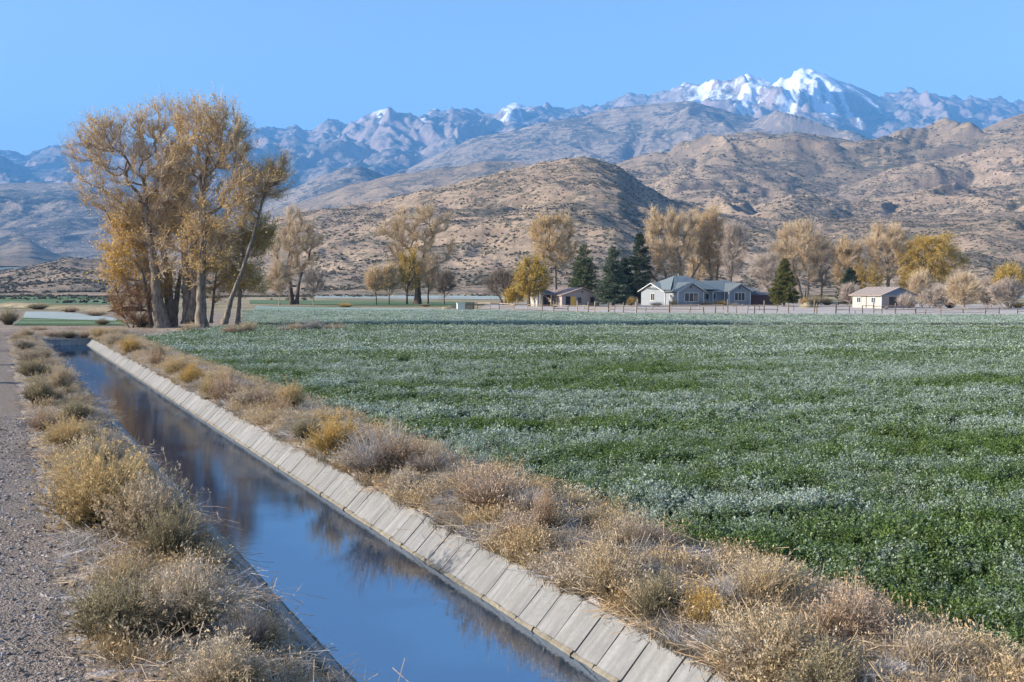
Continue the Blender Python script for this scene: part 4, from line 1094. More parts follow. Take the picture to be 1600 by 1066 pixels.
def limbs_mesh(acc, A, PAR, rad, sides=5, rmin=0.0, mi=0):
    i = np.where((PAR >= 0) & (rad > rmin))[0]
    p0, p1 = A[PAR[i]], A[i]
    r0, r1 = np.minimum(rad[PAR[i]], rad[i] * 1.35), rad[i]
    d = unit(p1 - p0)
    p0 = p0 - d * (r0 * .5)[:, None]
    ref = np.where(np.abs(d[:, 2:3]) > .9, [[1., 0, 0]], [[0, 0, 1.]])
    x = unit(np.cross(d, ref)); y = np.cross(d, x)
    th = np.arange(sides) * 2 * math.pi / sides
    ring = np.cos(th)[None, :, None] * x[:, None] + np.sin(th)[None, :, None] * y[:, None]
    V = np.concatenate([p0[:, None] + ring * r0[:, None, None], p1[:, None] + ring * r1[:, None, None]], 1).reshape(-1, 3)
    b = (np.arange(len(i)) * 2 * sides)[:, None]; k = np.arange(sides)[None]
    q = np.stack([b + k, b + (k + 1) % sides, b + sides + (k + 1) % sides, b + sides + k], -1).reshape(-1, 4)
    acc.add(V, quads=q, mi=mi)
def trunk_tube(acc, pts, r0, r1, sides=12, flare=1.5, seed=0, mi=0):
    q = np.random.RandomState(seed)
    pts = np.asarray(pts, float)
    seg = np.concatenate([[0], np.cumsum(np.linalg.norm(np.diff(pts, axis=0), axis=1))])
    t = np.linspace(0, 1, max(10, int(seg[-1] / .35)))
    C_ = np.stack([np.interp(t * seg[-1], seg, pts[:, i]) for i in range(3)], 1)
    C_[:, :2] += .06 * r0 * q.normal(size=(len(t), 2))
    r = (r0 + (r1 - r0) * t) * (1 + (flare - 1) * np.exp(-t * seg[-1] / (1.5 * r0 + .2)))
    th = np.arange(sides) * 2 * math.pi / sides
    rr = r[:, None] * (1 + .10 * np.sin(th * 3 + q.rand() * 6)[None] * np.exp(-t * 4)[:, None] + .06 * q.normal(size=(len(t), sides)))
    V = np.stack([C_[:, 0, None] + rr * np.cos(th), C_[:, 1, None] + rr * np.sin(th), C_[:, 2, None] + 0 * rr], -1).reshape(-1, 3)
    i = np.arange(len(t) - 1)[:, None] * sides + np.arange(sides)[None]; j = np.arange(len(t) - 1)[:, None] * sides + (np.arange(sides)[None] + 1) % sides
    acc.add(V, quads=np.stack([i, j, j + sides, i + sides], -1).reshape(-1, 4), mi=mi)
def ellipsoid(rs, c, r, n, shell=.55):
    d = unit(rs.normal(size=(n, 3))) * (shell + (1 - shell) * rs.rand(n, 1)) ** .8 * np.where(rs.rand(n, 1) < .25, rs.rand(n, 1), 1)
    return np.asarray(c) + d * np.asarray(r)
def deciduous(name, label, group, base, trunks, clouds, r0, bark, twig, twigs, tw_len, tw_w, leaves, lf_size, leaf_mats, seed, up=.5, step=.55, limb_mi=None, rtip=.012, twup=.5, droop=0.0, trunk_top=.45, cat='tree'):
    """base: foot; trunks: polylines from the foot; clouds: (centre, radii, count) of the crown.
    leaf_mats: (material, chance(points) or number)"""
    rs = np.random.RandomState(seed)
    cloud = np.concatenate([ellipsoid(rs, c, r, n) for c, r, n in clouds])
    A, PAR, DR, nt_ = grow(trunks, cloud, rs, step, up)
    n = len(A)
    cnt = np.zeros(n)
    haschild = np.zeros(n, bool); haschild[PAR[PAR >= 0]] = True
    cnt[~haschild] = 1
    for i in range(n - 1, 0, -1):
        if PAR[i] >= 0: cnt[PAR[i]] += cnt[i]
    e = math.log(max(r0 * .8, .03) / rtip) / math.log(max(cnt.max(), 3))
    rad = rtip * np.maximum(cnt, 1) ** e
    O = np.asarray(base, float)
    root = thing(name, label, cat, tuple(O), 0, group)
    a = Acc()
    for ti, tk in enumerate(trunks):
        r_ = r0 * (1 if ti == 0 else .75)
        trunk_tube(a, np.asarray(tk) - O, r_, r_ * trunk_top, seed=seed + ti)
    big = rad > .028
    bigs = np.where(big, rad, 0)
    isl = np.arange(n) >= nt_
    limbs_mesh(a, (A - O)[:], np.where(isl, PAR, -1), np.where(isl, rad, rad), 5, .02)
    put('trunk', a.mesh('trunk', [bark], True), root)
    # crown: twigs and what leaves are left
    a = Acc()
    limbs_mesh(a, A - O, np.where(isl & (rad <= .02), PAR, -1), np.where(isl, rad, rad), 3, 0)
    cand = np.where(isl & (cnt <= 10))[0]
    j = cand[rs.randint(0, len(cand), twigs)]
    ctr = cloud.mean(0)
    outw = unit(A[j] - ctr)
    d = unit(DR[j] * .7 + outw * .5 + rs.normal(size=(twigs, 3)) * .55 + [0, 0, twup])
    L = (tw_len * (.4 + .9 * rs.rand(twigs)))[:, None]
    p0 = A[j] + (A[PAR[j]] - A[j]) * rs.rand(twigs, 1)
    bend = rs.normal(size=(twigs, 3)) * .12 * L - np.array([0, 0, droop]) * L
    T = np.stack([p0, p0 + d * L * .5 + bend * .3, p0 + d * L + bend], 1)
    ribbons(a, T - O, tw_w * (.7 + .6 * rs.rand(twigs)), rs, np.full((twigs, 3), .5), rs.rand(twigs))
    # side shoots
    k = twigs
    jj = rs.randint(0, twigs, k); f = .3 + .6 * rs.rand(k, 1)
    q0 = np.where(f < .5, T[jj, 0] + (T[jj, 1] - T[jj, 0]) * f * 2, T[jj, 1] + (T[jj, 2] - T[jj, 1]) * (f * 2 - 1))
    d2 = unit(d[jj] + rs.normal(size=(k, 3)) * .6 + [0, 0, twup * .4 - droop])
    L2 = L[jj] * .5
    T2 = np.stack([q0, q0 + d2 * L2 * .5, q0 + d2 * L2 - np.array([0, 0, droop]) * L2], 1)
    ribbons(a, T2 - O, tw_w * .6 * np.ones(k), rs, np.full((k, 3), .5), rs.rand(k))
    mats = [twig]
    for (lm, chance) in leaf_mats:
        mi = len(mats); mats.append(lm)
        m_ = int(leaves * (chance if not callable(chance) else 1))
        jj = rs.randint(0, twigs, m_); f = rs.rand(m_, 1)
        p = np.where(rs.rand(m_, 1) < .5, T[jj, 0] * (1 - f) + T[jj, 2] * f, T2[jj % k, 0] * (1 - f) + T2[jj % k, 2] * f) + rs.normal(size=(m_, 3)) * .06
        cl_ = fbm(p[:, 0] * .55 + seed, p[:, 2] * .55 + p[:, 1] * .3, 3, seed)
        ok = cl_ + .3 * rs.normal(size=m_) > -.12
        if callable(chance): ok &= rs.rand(m_) < chance(p)
        p = p[ok]
        dd = unit(rs.normal(size=(len(p), 3)) + [0, 0, -.35])
        spikes(a, p - O, dd, lf_size * (.6 + .7 * rs.rand(len(p))), lf_size * .36 * (.7 + .5 * rs.rand(len(p))), rs, np.clip(.5 + .7 * cl_[ok], 0, 1), rs.rand(len(p)), mi)
    put('crown', a.mesh('crown', mats), root, 'stuff')
    return root
def px(u, v, Y, dy=0.0):
    return AT(u, v, Y + dy)
# ---------------------------------------------------------------- the big cottonwoods by the canal
GC = 'cottonwoods by the canal'
def yel(cu, cv, ru, rv):                       # golden leaves hang about one place of the crown
    def f(p):
        u = p[:, 0] / p[:, 1] * F_PX + 800; v = 448 - (p[:, 2] - ZC) / p[:, 1] * F_PX
        return np.exp(-(((u - cu) / ru) ** 2 + ((v - cv) / rv) ** 2))
    return f
def main_tree(label, Y, foot, trunk_px, clouds_px, r0, seed, twigs, leaves, lm, extra=(), up=.45, top=.38):
    base = AT(foot[0], foot[1], Y); base[2] = max(base[2], -.05)
    tk = [[base] + [px(u, v, Y, dy) for (u, v, dy) in trunk_px]] + [[px(u, v, Y, dy) for (u, v, dy) in t] for t in extra]
    sc = Y / F_PX
    cl = [(px(u, v, Y, dy), (ru * sc, max(ru, rv) * sc * .6, rv * sc), n) for (u, v, dy, ru, rv, n) in clouds_px]
    return deciduous('cottonwood_tree', label, GC, base, tk, cl, r0, BARK, TWIG, twigs, 1.15, .012, leaves, .15, lm, seed, up=up, trunk_top=top, twup=.85)
main_tree('tallest left cottonwood with a thick grey trunk and half bare tan crown', 77.5, (254, 514),
          [(246, 470, 0), (241, 420, 0), (234, 375, .2), (228, 335, .2), (226, 290, .3)],
          [(190, 235, 0, 62, 60, 110), (250, 205, 1, 42, 48, 95), (160, 215, -.5, 42, 34, 60), (135, 250, 0, 34, 40, 36), (155, 300, -.5, 38, 26, 30), (228, 280, 0, 45, 60, 70), (270, 250, -1, 26, 66, 50), (215, 345, 0, 40, 36, 46), (195, 330, .5, 36, 30, 36), (258, 400, -.5, 22, 40, 26)],
          .48, 501, 8600, 12500, [(LF_TAN, .55), (LF_PALE, .35), (LF_GOLD, yel(190, 400, 40, 60))])
main_tree('tall right cottonwood with a straight pale trunk and rusty brown crown', 76.5, (314, 513),
          [(314, 470, 0), (315, 420, 0), (318, 370, 0), (317, 320, .2), (312, 280, .3)],
          [(330, 205, 0, 58, 48, 120), (300, 190, .5, 24, 34, 40), (365, 225, -.5, 32, 55, 70), (395, 285, 0, 32, 26, 26), (325, 265, 1, 60, 48, 80), (375, 300, -1, 36, 40, 40), (340, 345, 0, 44, 36, 50), (345, 395, .4, 32, 40, 34), (300, 400, -.4, 22, 50, 26)],
          .40, 502, 8400, 13000, [(LF_TAN, 1.0), (LF_ORANGE, .25), (LF_GOLD, yel(330, 400, 40, 50))])
main_tree('cottonwood with forked trunks in the middle of the clump', 78.8, (296, 506),
          [(294, 465, 0), (290, 420, 0), (288, 380, .2), (284, 330, .2)],
          [(285, 300, 1, 46, 70, 90), (270, 360, 0, 44, 40, 60), (310, 360, -1, 40, 46, 50)],
          .46, 503, 5600, 8500, [(LF_TAN, .5), (LF_PALE, .3), (LF_GOLD, .25)], extra=[[(299, 500, -.6), (304, 455, -.6), (302, 400, -.6), (308, 350, -.4)]])
main_tree('cottonwood with a dark split trunk just right of the thick grey trunk', 79.5, (266, 511),
          [(264, 470, 0), (262, 430, 0), (256, 395, 0), (252, 350, 0)],
          [(240, 350, 1, 46, 40, 60), (262, 300, 1, 36, 46, 50), (205, 370, .5, 30, 40, 36)],
          .40, 504, 4600, 5200, [(LF_PALE, .5), (LF_GOLD, .5)], extra=[[(270, 508, .3), (277, 460, .3), (283, 420, .4)]])
main_tree('yellow leaved young cottonwood at the left side of the clump', 78.2, (236, 510),
          [(232, 470, 0), (224, 430, 0), (214, 400, 0)],
          [(195, 385, 0, 38, 42, 70), (185, 425, -.3, 28, 30, 40), (215, 420, .6, 30, 44, 40), (240, 440, 1, 30, 40, 34), (195, 350, .5, 26, 24, 30)],
          .16, 505, 3600, 11000, [(LF_GOLD, 1.0), (LF_ORANGE, .25)], up=.2)
main_tree('leaning dark cottonwood at the right side of the clump', 76.0, (350, 507),
          [(362, 465, 0), (378, 425, 0), (394, 375, 0), (405, 335, 0), (412, 305, 0)],
          [(420, 285, 0, 26, 32, 50), (400, 300, .4, 30, 34, 40), (440, 270, -.4, 14, 24, 16), (385, 330, 0, 20, 30, 20)],
          .22, 506, 2800, 3400, [(LF_TAN, .6), (LF_OLIVE, .35)], up=.3)
main_tree('olive leaved low cottonwood behind the leaning trunk', 79.0, (372, 508),
          [(374, 470, 0), (378, 430, 0), (380, 390, 0)],
          [(385, 375, 0, 34, 36, 60), (365, 420, .5, 26, 44, 50), (395, 440, 0, 20, 40, 36), (405, 370, .4, 24, 28, 30)],
          .17, 507, 3200, 9500, [(LF_OLIVE, .6), (LF_GOLD, .5), (LF_TAN, .2)], up=.2)
main_tree('thin grey barked cottonwood sapling between the two tall trunks', 80.5, (330, 505),
          [(334, 465, 0), (338, 425, 0), (342, 390, 0)],
          [(340, 390, 0, 34, 46, 60), (335, 440, 0, 22, 36, 40)],
          .12, 508, 2400, 4200, [(LF_PALE, .7), (LF_GOLD, .3)], up=.25)
bs_ = G(208, 512)
deciduous('bare_shrub', 'reddish brown bare shrub at the left foot of the cottonwoods', 'shrubs beyond the near field', bs_,
          [[bs_, bs_ + [.1, 0, .6]], [bs_ + [.4, .2, 0], bs_ + [.7, .2, .8]], [bs_ + [-.4, .2, 0], bs_ + [-.7, .2, .7]]],
          [(bs_ + [0, 0, 1.9], (2.0, 1.8, 1.7), 120)], .06, BARK_D, flat('twig_red', (.24, .14, .09), .95), 3600, .75, .010, 2600, .09, [(LF_ORANGE, 1.0)], 509, up=.1, step=.35, cat='shrub')

# ---------------------------------------------------------------- trees by the houses
GF = 'trees beyond the fields'
def far_tree(label, u, vb, top, u0, u1, Y, seed, style, r0=.3, trunk_to=None, multi=1, low=None, cut=0, name='cottonwood_tree', cat='tree', twf=1.0, lff=1.0):
    """u, vb: foot; top, u0, u1: bounds of the crown in the photograph; low: where the crown starts"""
    sc = Y / F_PX
    base = AT(u, vb, Y); base[2] = 0.0
    H = (vb - top) * sc
    low = vb - .28 * (vb - top) if low is None else low
    cu, cv = (u0 + u1) / 2, (top + low) / 2
    ru, rv = (u1 - u0) / 2, (low - top) / 2
    rs = np.random.RandomState(seed)
    bark, twig, lm, twn, lfn, lfs, up, tl, droop = STYLE[style]
    trunk_to = vb - .42 * (vb - top) if trunk_to is None else trunk_to
    tk = []
    for i in range(multi):
        du = (i - (multi - 1) / 2) * ru * .24
        f = base + np.array([du * sc * .6, rs.uniform(-.3, .3), 0])
        tk.append([f, AT(u + du * 1.3, (vb + trunk_to) / 2, Y), AT(u + (cu - u) * .5 + du * 2.4, trunk_to, Y)])
    cl = []
    n = int(60 + 2.6 * ru * rv / 25)
    n = min(n, 210)
    cl.append((AT(cu, cv - rv * .10, Y), (ru * .68 * sc, ru * .55 * sc, rv * .68 * sc), int(n * .55)))
    for i in range(13):                                            # an uneven outline: lobes of different size
        an = i * 2 * math.pi / 13 + rs.uniform(-.25, .25)
        k = rs.uniform(.16, .38)
        reach = rs.uniform(.84, 1.10) - k
        wid = 1.0 if math.sin(an) > -.2 else .88                   # narrower below
        cl.append((AT(cu + math.cos(an) * ru * reach * wid, cv - math.sin(an) * rv * reach, Y), (ru * k * sc, ru * k * sc * 1.4, rv * k * sc), max(4, int(n * k * .17))))
    for c_ in cl: c_[0][1] += 0
    return deciduous(name, label, GF, base, tk, cl, r0 * .78, bark, twig, int(twn * twf * (.35 + ru * rv / 2600)), tl, .021, int(lfn * lff * (.35 + ru * rv / 2600)), lfs, lm, seed, up=up, step=.8, rtip=.02, droop=droop, twup=.8 if droop < .1 else .1, trunk_top=.6, cat=cat)
STYLE = {   # bark, twig, leaves, twigs, leaf count, leaf size, up, twig length, droop
    'brown': (BARK_D, TWIG, [(LF_TAN, .8), (LF_ORANGE, .3)], 5400, 2600, .22, .5, 1.5, 0),
    'bare': (BARK, TWIG_G, [(LF_PALE, .6), (LF_TAN, .3)], 6000, 1300, .2, .5, 1.5, 0),
    'pale': (BARK, TWIG_P, [(LF_PALE, 1.0), (LF_ORANGE, .25)], 7000, 3400, .22, .55, 1.6, 0),
    'orange': (BARK, TWIG_P, [(LF_ORANGE, 1.0), (LF_PALE, .7), (LF_GOLD, .25)], 6000, 4600, .22, .55, 1.5, 0),
    'gold': (BARK_D, TWIG_Y, [(LF_GOLD, .9), (LF_OLIVE, .4)], 4200, 5200, .24, .35, 1.4, 0),
    'willow': (BARK_D, TWIG_Y, [(LF_GOLD, .9), (LF_OLIVE, .35), (LF_ORANGE, .3)], 6000, 6500, .24, .3, 1.8, .45),
    'olive': (BARK_D, TWIG_Y, [(LF_OLIVE, 1.0), (LF_GOLD, .5)], 4000, 7500, .24, .2, 1.2, .05),
    'dark': (BARK_D, TWIG_D, [(LF_TAN, .05)], 4200, 500, .2, .6, 1.6, 0),
    'ghost': (BARK_P, TWIG_P, [(LF_PALE, .05)], 6000, 400, .15, .4, 1.3, 0),
    'mauve': (BARK_P, TWIG_G, [(LF_PALE, .05)], 6000, 400, .15, .3, 1.1, 0),
}
FT = [
    # label, u, vb, top, u0, u1, Y, style, kw
    ('half bare cottonwood beyond the field, right of the big canal clump', 460, 475, 328, 420, 508, 178, 'brown', dict(r0=.55, multi=2, low=440, lff=.6)),
    ('small grey bare tree left of the half bare cottonwood', 437, 476, 412, 415, 456, 172, 'ghost', dict(r0=.14, low=462)),
    ('small grey bare tree right of the half bare cottonwood', 490, 476, 418, 474, 507, 172, 'mauve', dict(r0=.14, low=462)),
    ('broad brown cottonwood standing alone before the foothill', 653, 475, 317, 586, 712, 180, 'brown', dict(r0=.75, low=432, trunk_to=415)),
    ('yellow leaved tree under the broad brown cottonwood', 636, 475, 392, 618, 662, 176, 'gold', dict(r0=.2, low=458, lff=.45)),
    ('brownish small tree right of the broad cottonwood trunk', 669, 474, 408, 654, 686, 176, 'brown', dict(r0=.18, low=455)),
    ('dark bare small tree right of the brownish small tree', 694, 474, 430, 682, 708, 174, 'dark', dict(r0=.14, low=462)),
    ('left one of two small tan trees beside the broad cottonwood', 588, 475, 424, 572, 600, 175, 'orange', dict(r0=.14, low=460, lff=.5)),
    ('right one of two small tan trees beside the broad cottonwood', 608, 475, 418, 596, 622, 175, 'orange', dict(r0=.14, low=460, lff=.6)),
    ('dark bare spreading tree left of the yellow green tree', 790, 475, 425, 756, 812, 172, 'dark', dict(r0=.28, low=462, multi=3)),
    ('yellow green leafy tree beside the low brown house', 827, 478, 404, 800, 862, 162, 'olive', dict(r0=.24, low=470)),
    ('tall tan cottonwood behind the low brown house', 868, 474, 328, 822, 910, 190, 'orange', dict(r0=.5, low=428, trunk_to=410)),
    ('wide pale tan cottonwood grove tree behind the left end of the main house', 1052, 474, 318, 994, 1098, 192, 'pale', dict(r0=.6, low=440, multi=4, trunk_to=410)),
    ('orange tan cottonwood behind the middle of the main house', 1116, 474, 322, 1086, 1142, 194, 'orange', dict(r0=.5, low=445, multi=2, trunk_to=400)),
    ('dark limbed bare cottonwood behind the right end of the main house', 1142, 474, 338, 1126, 1168, 190, 'bare', dict(r0=.4, low=440, trunk_to=400)),
    ('pale tan cottonwood filling the gap left of the orange tan one behind the house', 1088, 474, 330, 1066, 1112, 200, 'pale', dict(r0=.4, low=450, multi=2, trunk_to=405)),
    ('thin bare grey tree behind the lone spruce at its right side', 1284, 474, 372, 1264, 1306, 196, 'bare', dict(r0=.25, low=455)),
    ('small pale bare tree between the main house and the lone spruce', 1200, 474, 398, 1172, 1226, 186, 'bare', dict(r0=.28, low=455)),
    ('large tan cottonwood behind the lone spruce', 1255, 474, 348, 1200, 1298, 190, 'pale', dict(r0=.6, low=445, multi=2, trunk_to=415)),
    ('golden tan tree behind the small dark spruce', 1322, 474, 374, 1296, 1352, 188, 'orange', dict(r0=.3, low=460)),
    ('pale tan cottonwood behind the white shed', 1388, 474, 348, 1350, 1424, 188, 'pale', dict(r0=.5, low=440, trunk_to=420)),
    ('golden willow with a spreading crown right of the white shed', 1452, 474, 362, 1404, 1502, 186, 'willow', dict(r0=.6, low=440, trunk_to=425, name='willow_tree')),
    ('whitish bare shrub at the right corner of the white shed', 1440, 481, 424, 1420, 1456, 160, 'ghost', dict(r0=.1, low=474, multi=3, twf=.7)),
    ('grey mauve bare shrub right of the white shed', 1466, 487, 450, 1446, 1490, 146, 'mauve', dict(r0=.1, low=482, multi=2)),
    ('pinkish white bare fruit tree in front of the golden willow', 1506, 490, 430, 1478, 1534, 142, 'ghost', dict(r0=.16, low=480)),
    ('grey white bare shrub right of the pinkish white fruit tree', 1543, 485, 434, 1516, 1566, 150, 'mauve', dict(r0=.12, low=480, multi=3)),
    ('golden leaved tree with dark trunks at the right edge', 1577, 486, 416, 1550, 1606, 148, 'gold', dict(r0=.2, low=470, multi=2, lff=.6)),
    ('dark bare tree mixed with the golden tree at the right edge', 1572, 487, 442, 1546, 1600, 146, 'mauve', dict(r0=.16, low=474, multi=3)),
    ('small mauve bare tree left of the white shed', 1328, 480, 448, 1312, 1346, 156, 'mauve', dict(r0=.1, low=472)),
    ('reddish bare shrub in front of the shaded end of the white shed', 1415, 486, 467, 1404, 1428, 141, 'mauve', dict(r0=.05, low=484, multi=3, twf=.5, name='bare_shrub', cat='shrub')),
    ('yellow shrub at the left wall of the low brown house', 805, 476, 452, 790, 822, 165, 'olive', dict(r0=.06, low=474, multi=3, lff=.5, name='leafy_shrub', cat='shrub')),
    ('low golden tree behind the white shed roof', 1350, 472, 418, 1334, 1378, 186, 'gold', dict(r0=.12, low=465, lff=.35)),
    ('low golden trees behind the golden willow trunk', 1420, 472, 424, 1402, 1440, 186, 'gold', dict(r0=.12, low=465, lff=.35)),
]
for i, (lab, u, vb, top, u0, u1, Y, style, kw) in enumerate(FT):
    far_tree(lab, u, vb, top, u0, u1, Y, 600 + i, style, **kw)
# ---------------------------------------------------------------- conifers
def conifer(label, u, vb, top, w, Y, seed, nm, loose=0.0, skirt=.10, name='spruce_tree'):
    rs = np.random.RandomState(seed)
    sc = Y / F_PX
    base = AT(u, vb, Y); base[2] = 0
    H, R = (vb - top) * sc, w / 2 * sc
    root = thing(name, label, 'tree', tuple(base), 0, 'conifers by the houses')
    a = Acc(); trunk_tube(a, [(0, 0, -.1), (0, 0, H * .5), (0, 0, H * .97)], .018 * H + .05, .02, 8, 1.3, seed)
    put('trunk', a.mesh('trunk', [BARK_D], True), root)
    a = Acc()
    nb = int(260 + 60 * loose)
    f = rs.rand(nb) ** 1.15                                        # 0 at the skirt, 1 at the tip
    z = H * (skirt + (1 - skirt) * f)
    prof = np.where(f < .12, .72 + f * 2.3, (1 - f) ** (.85 - .25 * loose) * 1.08) + .02
    L = R * prof * (.72 + .42 * rs.rand(nb))
    az = rs.rand(nb) * 2 * math.pi
    out = np.stack([np.cos(az), np.sin(az), 0 * az], -1)
    sl = np.where(f > .75, .5, -.28 + .5 * f) + rs.normal(size=nb) * .12
    t = np.linspace(0, 1, 4)
    B = np.stack([out[:, 0, None] * L[:, None] * t, out[:, 1, None] * L[:, None] * t, z[:, None] + (sl * L)[:, None] * t + (.16 * L)[:, None] * t ** 3], -1)
    ribbons(a, B, .035 * np.ones(nb), rs, np.full((nb, 4), .2), rs.rand(nb), 0)
    m_ = int(24000 * (1 - .35 * loose))
    j = rs.choice(nb, m_, p=L / L.sum()); g = (.12 + .9 * rs.rand(m_) ** .75)[:, None]
    g = np.minimum(g, 1.02)
    p = B[j, 0] * (1 - g) + B[j, 3] * g
    sd = np.cross(out[j], [0, 0, 1.]) * (rs.normal(size=(m_, 1)) * .20 * L[j][:, None] * (1.15 - g))
    p = p + sd + rs.normal(size=(m_, 3)) * .07 * [1, 1, .8] - np.array([0, 0, .10]) * np.abs(rs.normal(size=(m_, 1)))
    d = unit(out[j] * .8 + unit(sd + 1e-6) * .5 + rs.normal(size=(m_, 3)) * .45 + [0, 0, .05])
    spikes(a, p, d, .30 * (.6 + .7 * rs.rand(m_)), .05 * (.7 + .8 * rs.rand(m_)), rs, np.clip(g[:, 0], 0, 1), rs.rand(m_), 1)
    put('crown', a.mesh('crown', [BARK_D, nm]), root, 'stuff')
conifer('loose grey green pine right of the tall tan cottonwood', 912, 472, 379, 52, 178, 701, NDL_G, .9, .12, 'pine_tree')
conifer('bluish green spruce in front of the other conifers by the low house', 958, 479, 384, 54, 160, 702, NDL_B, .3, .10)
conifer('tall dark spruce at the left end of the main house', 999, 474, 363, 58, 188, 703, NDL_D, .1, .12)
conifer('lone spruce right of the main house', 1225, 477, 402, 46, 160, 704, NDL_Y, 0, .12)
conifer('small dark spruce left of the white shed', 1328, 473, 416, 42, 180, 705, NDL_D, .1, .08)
conifer('dark spruce hidden behind the bluish green spruce', 975, 474, 400, 40, 176, 706, NDL_D, .3, .08)
# ================================================================== houses, fences, yard things
WH = flat('white_paint', (.56, .55, .53), .6, .06)
BLUEGREY = flat('blue_grey_siding', (.235, .255, .28), .7, .08)
LITGREY = BLUEGREY
STONE = flat('stone_skirt', (.24, .235, .235), .9, .3, 3)
def roof_metal(name, col):
    m, nt, b = mat(name)
    n = noise(nt, pos(nt), .6, 4)
    c = mix(nt, n, tuple(x * .85 for x in col), tuple(x * 1.15 for x in col))
    nt.links.new(c, b.inputs['Base Color']); b.inputs['Roughness'].default_value = .42; b.inputs['Specular IOR Level'].default_value = .5
    return m
ROOF_B = roof_metal('blue_green_roof', (.155, .178, .182))
ROOF_T = roof_metal('tan_roof', (.37, .29, .24))
ROOF_D = roof_metal('dark_roof', (.075, .09, .11))
ROOF_P = roof_metal('pinkish_roof', (.34, .25, .21))
MAUVE = flat('mauve_stucco_and_shade', (.33, .28, .265), .85, .1)
CREAM = flat('cream_siding', (.36, .345, .315), .7, .06)
BLUEPAINT = flat('blue_gable_paint', (.16, .21, .30), .7, .08)
WOOD = flat('weathered_wood', (.20, .155, .115), .9, .3, 9)
WOOD_D = flat('dark_wood', (.085, .06, .045), .9, .3, 9)
WOOD_P = flat('pale_wood', (.34, .27, .20), .9, .25, 9)
OCHRE = flat('ochre_door', (.62, .38, .09), .7, .15)
RED = flat('maroon_siding', (.10, .05, .05), .85, .2)
DARKIN = flat('dark_inside', (.03, .03, .035), .9)
_g, _nt, _b = mat('window_glass'); _b.inputs['Base Color'].default_value = (.03, .04, .05, 1); _b.inputs['Roughness'].default_value = .05; _b.inputs['Specular IOR Level'].default_value = .8
GLASS = _g
class Local:                              # a house's own frame: a along the front, b into the house, z up
    def __init__(self, O, yaw):
        self.O, self.yaw = O, yaw
    def window(self, root, a, z, w, h, face, off, mullions=1, frame=WH, name='window'):
        """face: 'front' (normal -b), 'left' (normal -a), 'right' (+a); off: that wall's own coordinate"""
        def P(acc, ca, cz, wa, hz, d0, dep):
            if face == 'front': acc.box((ca, off - d0 - dep / 2, cz), (wa, dep, hz))
            elif face == 'left': acc.box((off - d0 - dep / 2, ca, cz), (dep, wa, hz))
            else: acc.box((off + d0 + dep / 2, ca, cz), (dep, wa, hz))
        f = Acc(); t = .09
        P(f, a, z + h / 2 + t / 2, w + 2 * t, t, .002, .07); P(f, a, z - h / 2 - t / 2, w + 2 * t + .1, t, .002, .10)
        P(f, a - w / 2 - t / 2, z, t, h, .002, .07); P(f, a + w / 2 + t / 2, z, t, h, .002, .07)
        for k in range(mullions):
            P(f, a - w / 2 + w * (k + 1) / (mullions + 1), z, .07, h, .002, .06)
        fo = put(name, f.mesh('window', [frame]), root)
        n = mullions + 1
        for k in range(n):
            g = Acc(); P(g, a - w / 2 + w * (k + .5) / n, z, w / n - .07, h, .004, .02)
            put('pane', g.mesh('pane', [GLASS]), fo)
        return fo
def gable_wall(acc, axis, off, c0, c1, zb, ze, za, th=.15, apex=None, mi=0):
    """wall with a gable end: axis 'b' -> the wall lies at b = off and runs along a from c0 to c1"""
    ap = (c0 + c1) / 2 if apex is None else apex
    pts = [(c0, zb), (c1, zb), (c1, ze), (ap, za), (c0, ze)]
    if axis == 'b': acc.prism([(x, off, z) for x, z in pts], (0, th, 0), mi)
    else: acc.prism([(off, x, z) for x, z in pts], (th, 0, 0), mi)
def roof_plane(root, pts, mat_, seams=0, th=.10, name='roof', fascia=None):
    """a roof slope with thickness and raised seams running from eave (first two points) to ridge (last ones)"""
    a = Acc(); p = np.asarray(pts, float)
    nrm = unit(np.cross(p[1] - p[0], p[2] - p[0]))
    if nrm[2] < 0: nrm = -nrm
    a.prism(p, tuple(nrm * th))
    o = put(name, a.mesh('roof', [mat_]), root)
    if seams and len(p) == 4:
        for k in range(1, seams):
            f = k / seams
            e, r = p[0] + (p[1] - p[0]) * f, p[3] + (p[2] - p[3]) * f
            s = Acc(); w = unit(p[1] - p[0]) * .025
            s.prism([e - w + nrm * th * 1.02, e + w + nrm * th * 1.02, r + w + nrm * th * 1.02, r - w + nrm * th * 1.02], tuple(nrm * .045))
            put('seam', s.mesh('seam', [mat_]), o)
    return o
def wall_part(root, f, mat_, name='wall'):
    a = Acc(); f(a); return put(name, a.mesh(name, [mat_]), root)

# ---- main house
O = G(1039, 478.0); k_ = 166 / O[1]; O = np.array([O[0] * k_, 166.0, 0])
YAW = math.radians(22)
H1 = thing('ranch_house', 'long blue grey ranch house with a blue green metal roof and two front gables', 'house', tuple(O), YAW)
lh = Local(O, YAW)
ZE = 2.5
wall_part(H1, lambda a: (a.box((9.1, .1, ZE / 2), (18.2, .2, ZE)), a.box((9.1, 7.9, ZE / 2), (18.2, .2, ZE)), a.box((18.1, 4, ZE / 2), (.2, 7.6, ZE))), BLUEGREY)
wall_part(H1, lambda a: gable_wall(a, 'a', -.02, 0, 8.0, 0, ZE - .05, 3.72, .15), BLUEGREY)
# front wing with the large gable
wall_part(H1, lambda a: (gable_wall(a, 'b', -4.0, .05, 4.9, 0, ZE - .05, 3.72), a.box((.13, -1.92, ZE / 2), (.15, 3.82, ZE)), a.box((4.82, -1.92, ZE / 2), (.15, 3.82, ZE))), BLUEGREY)
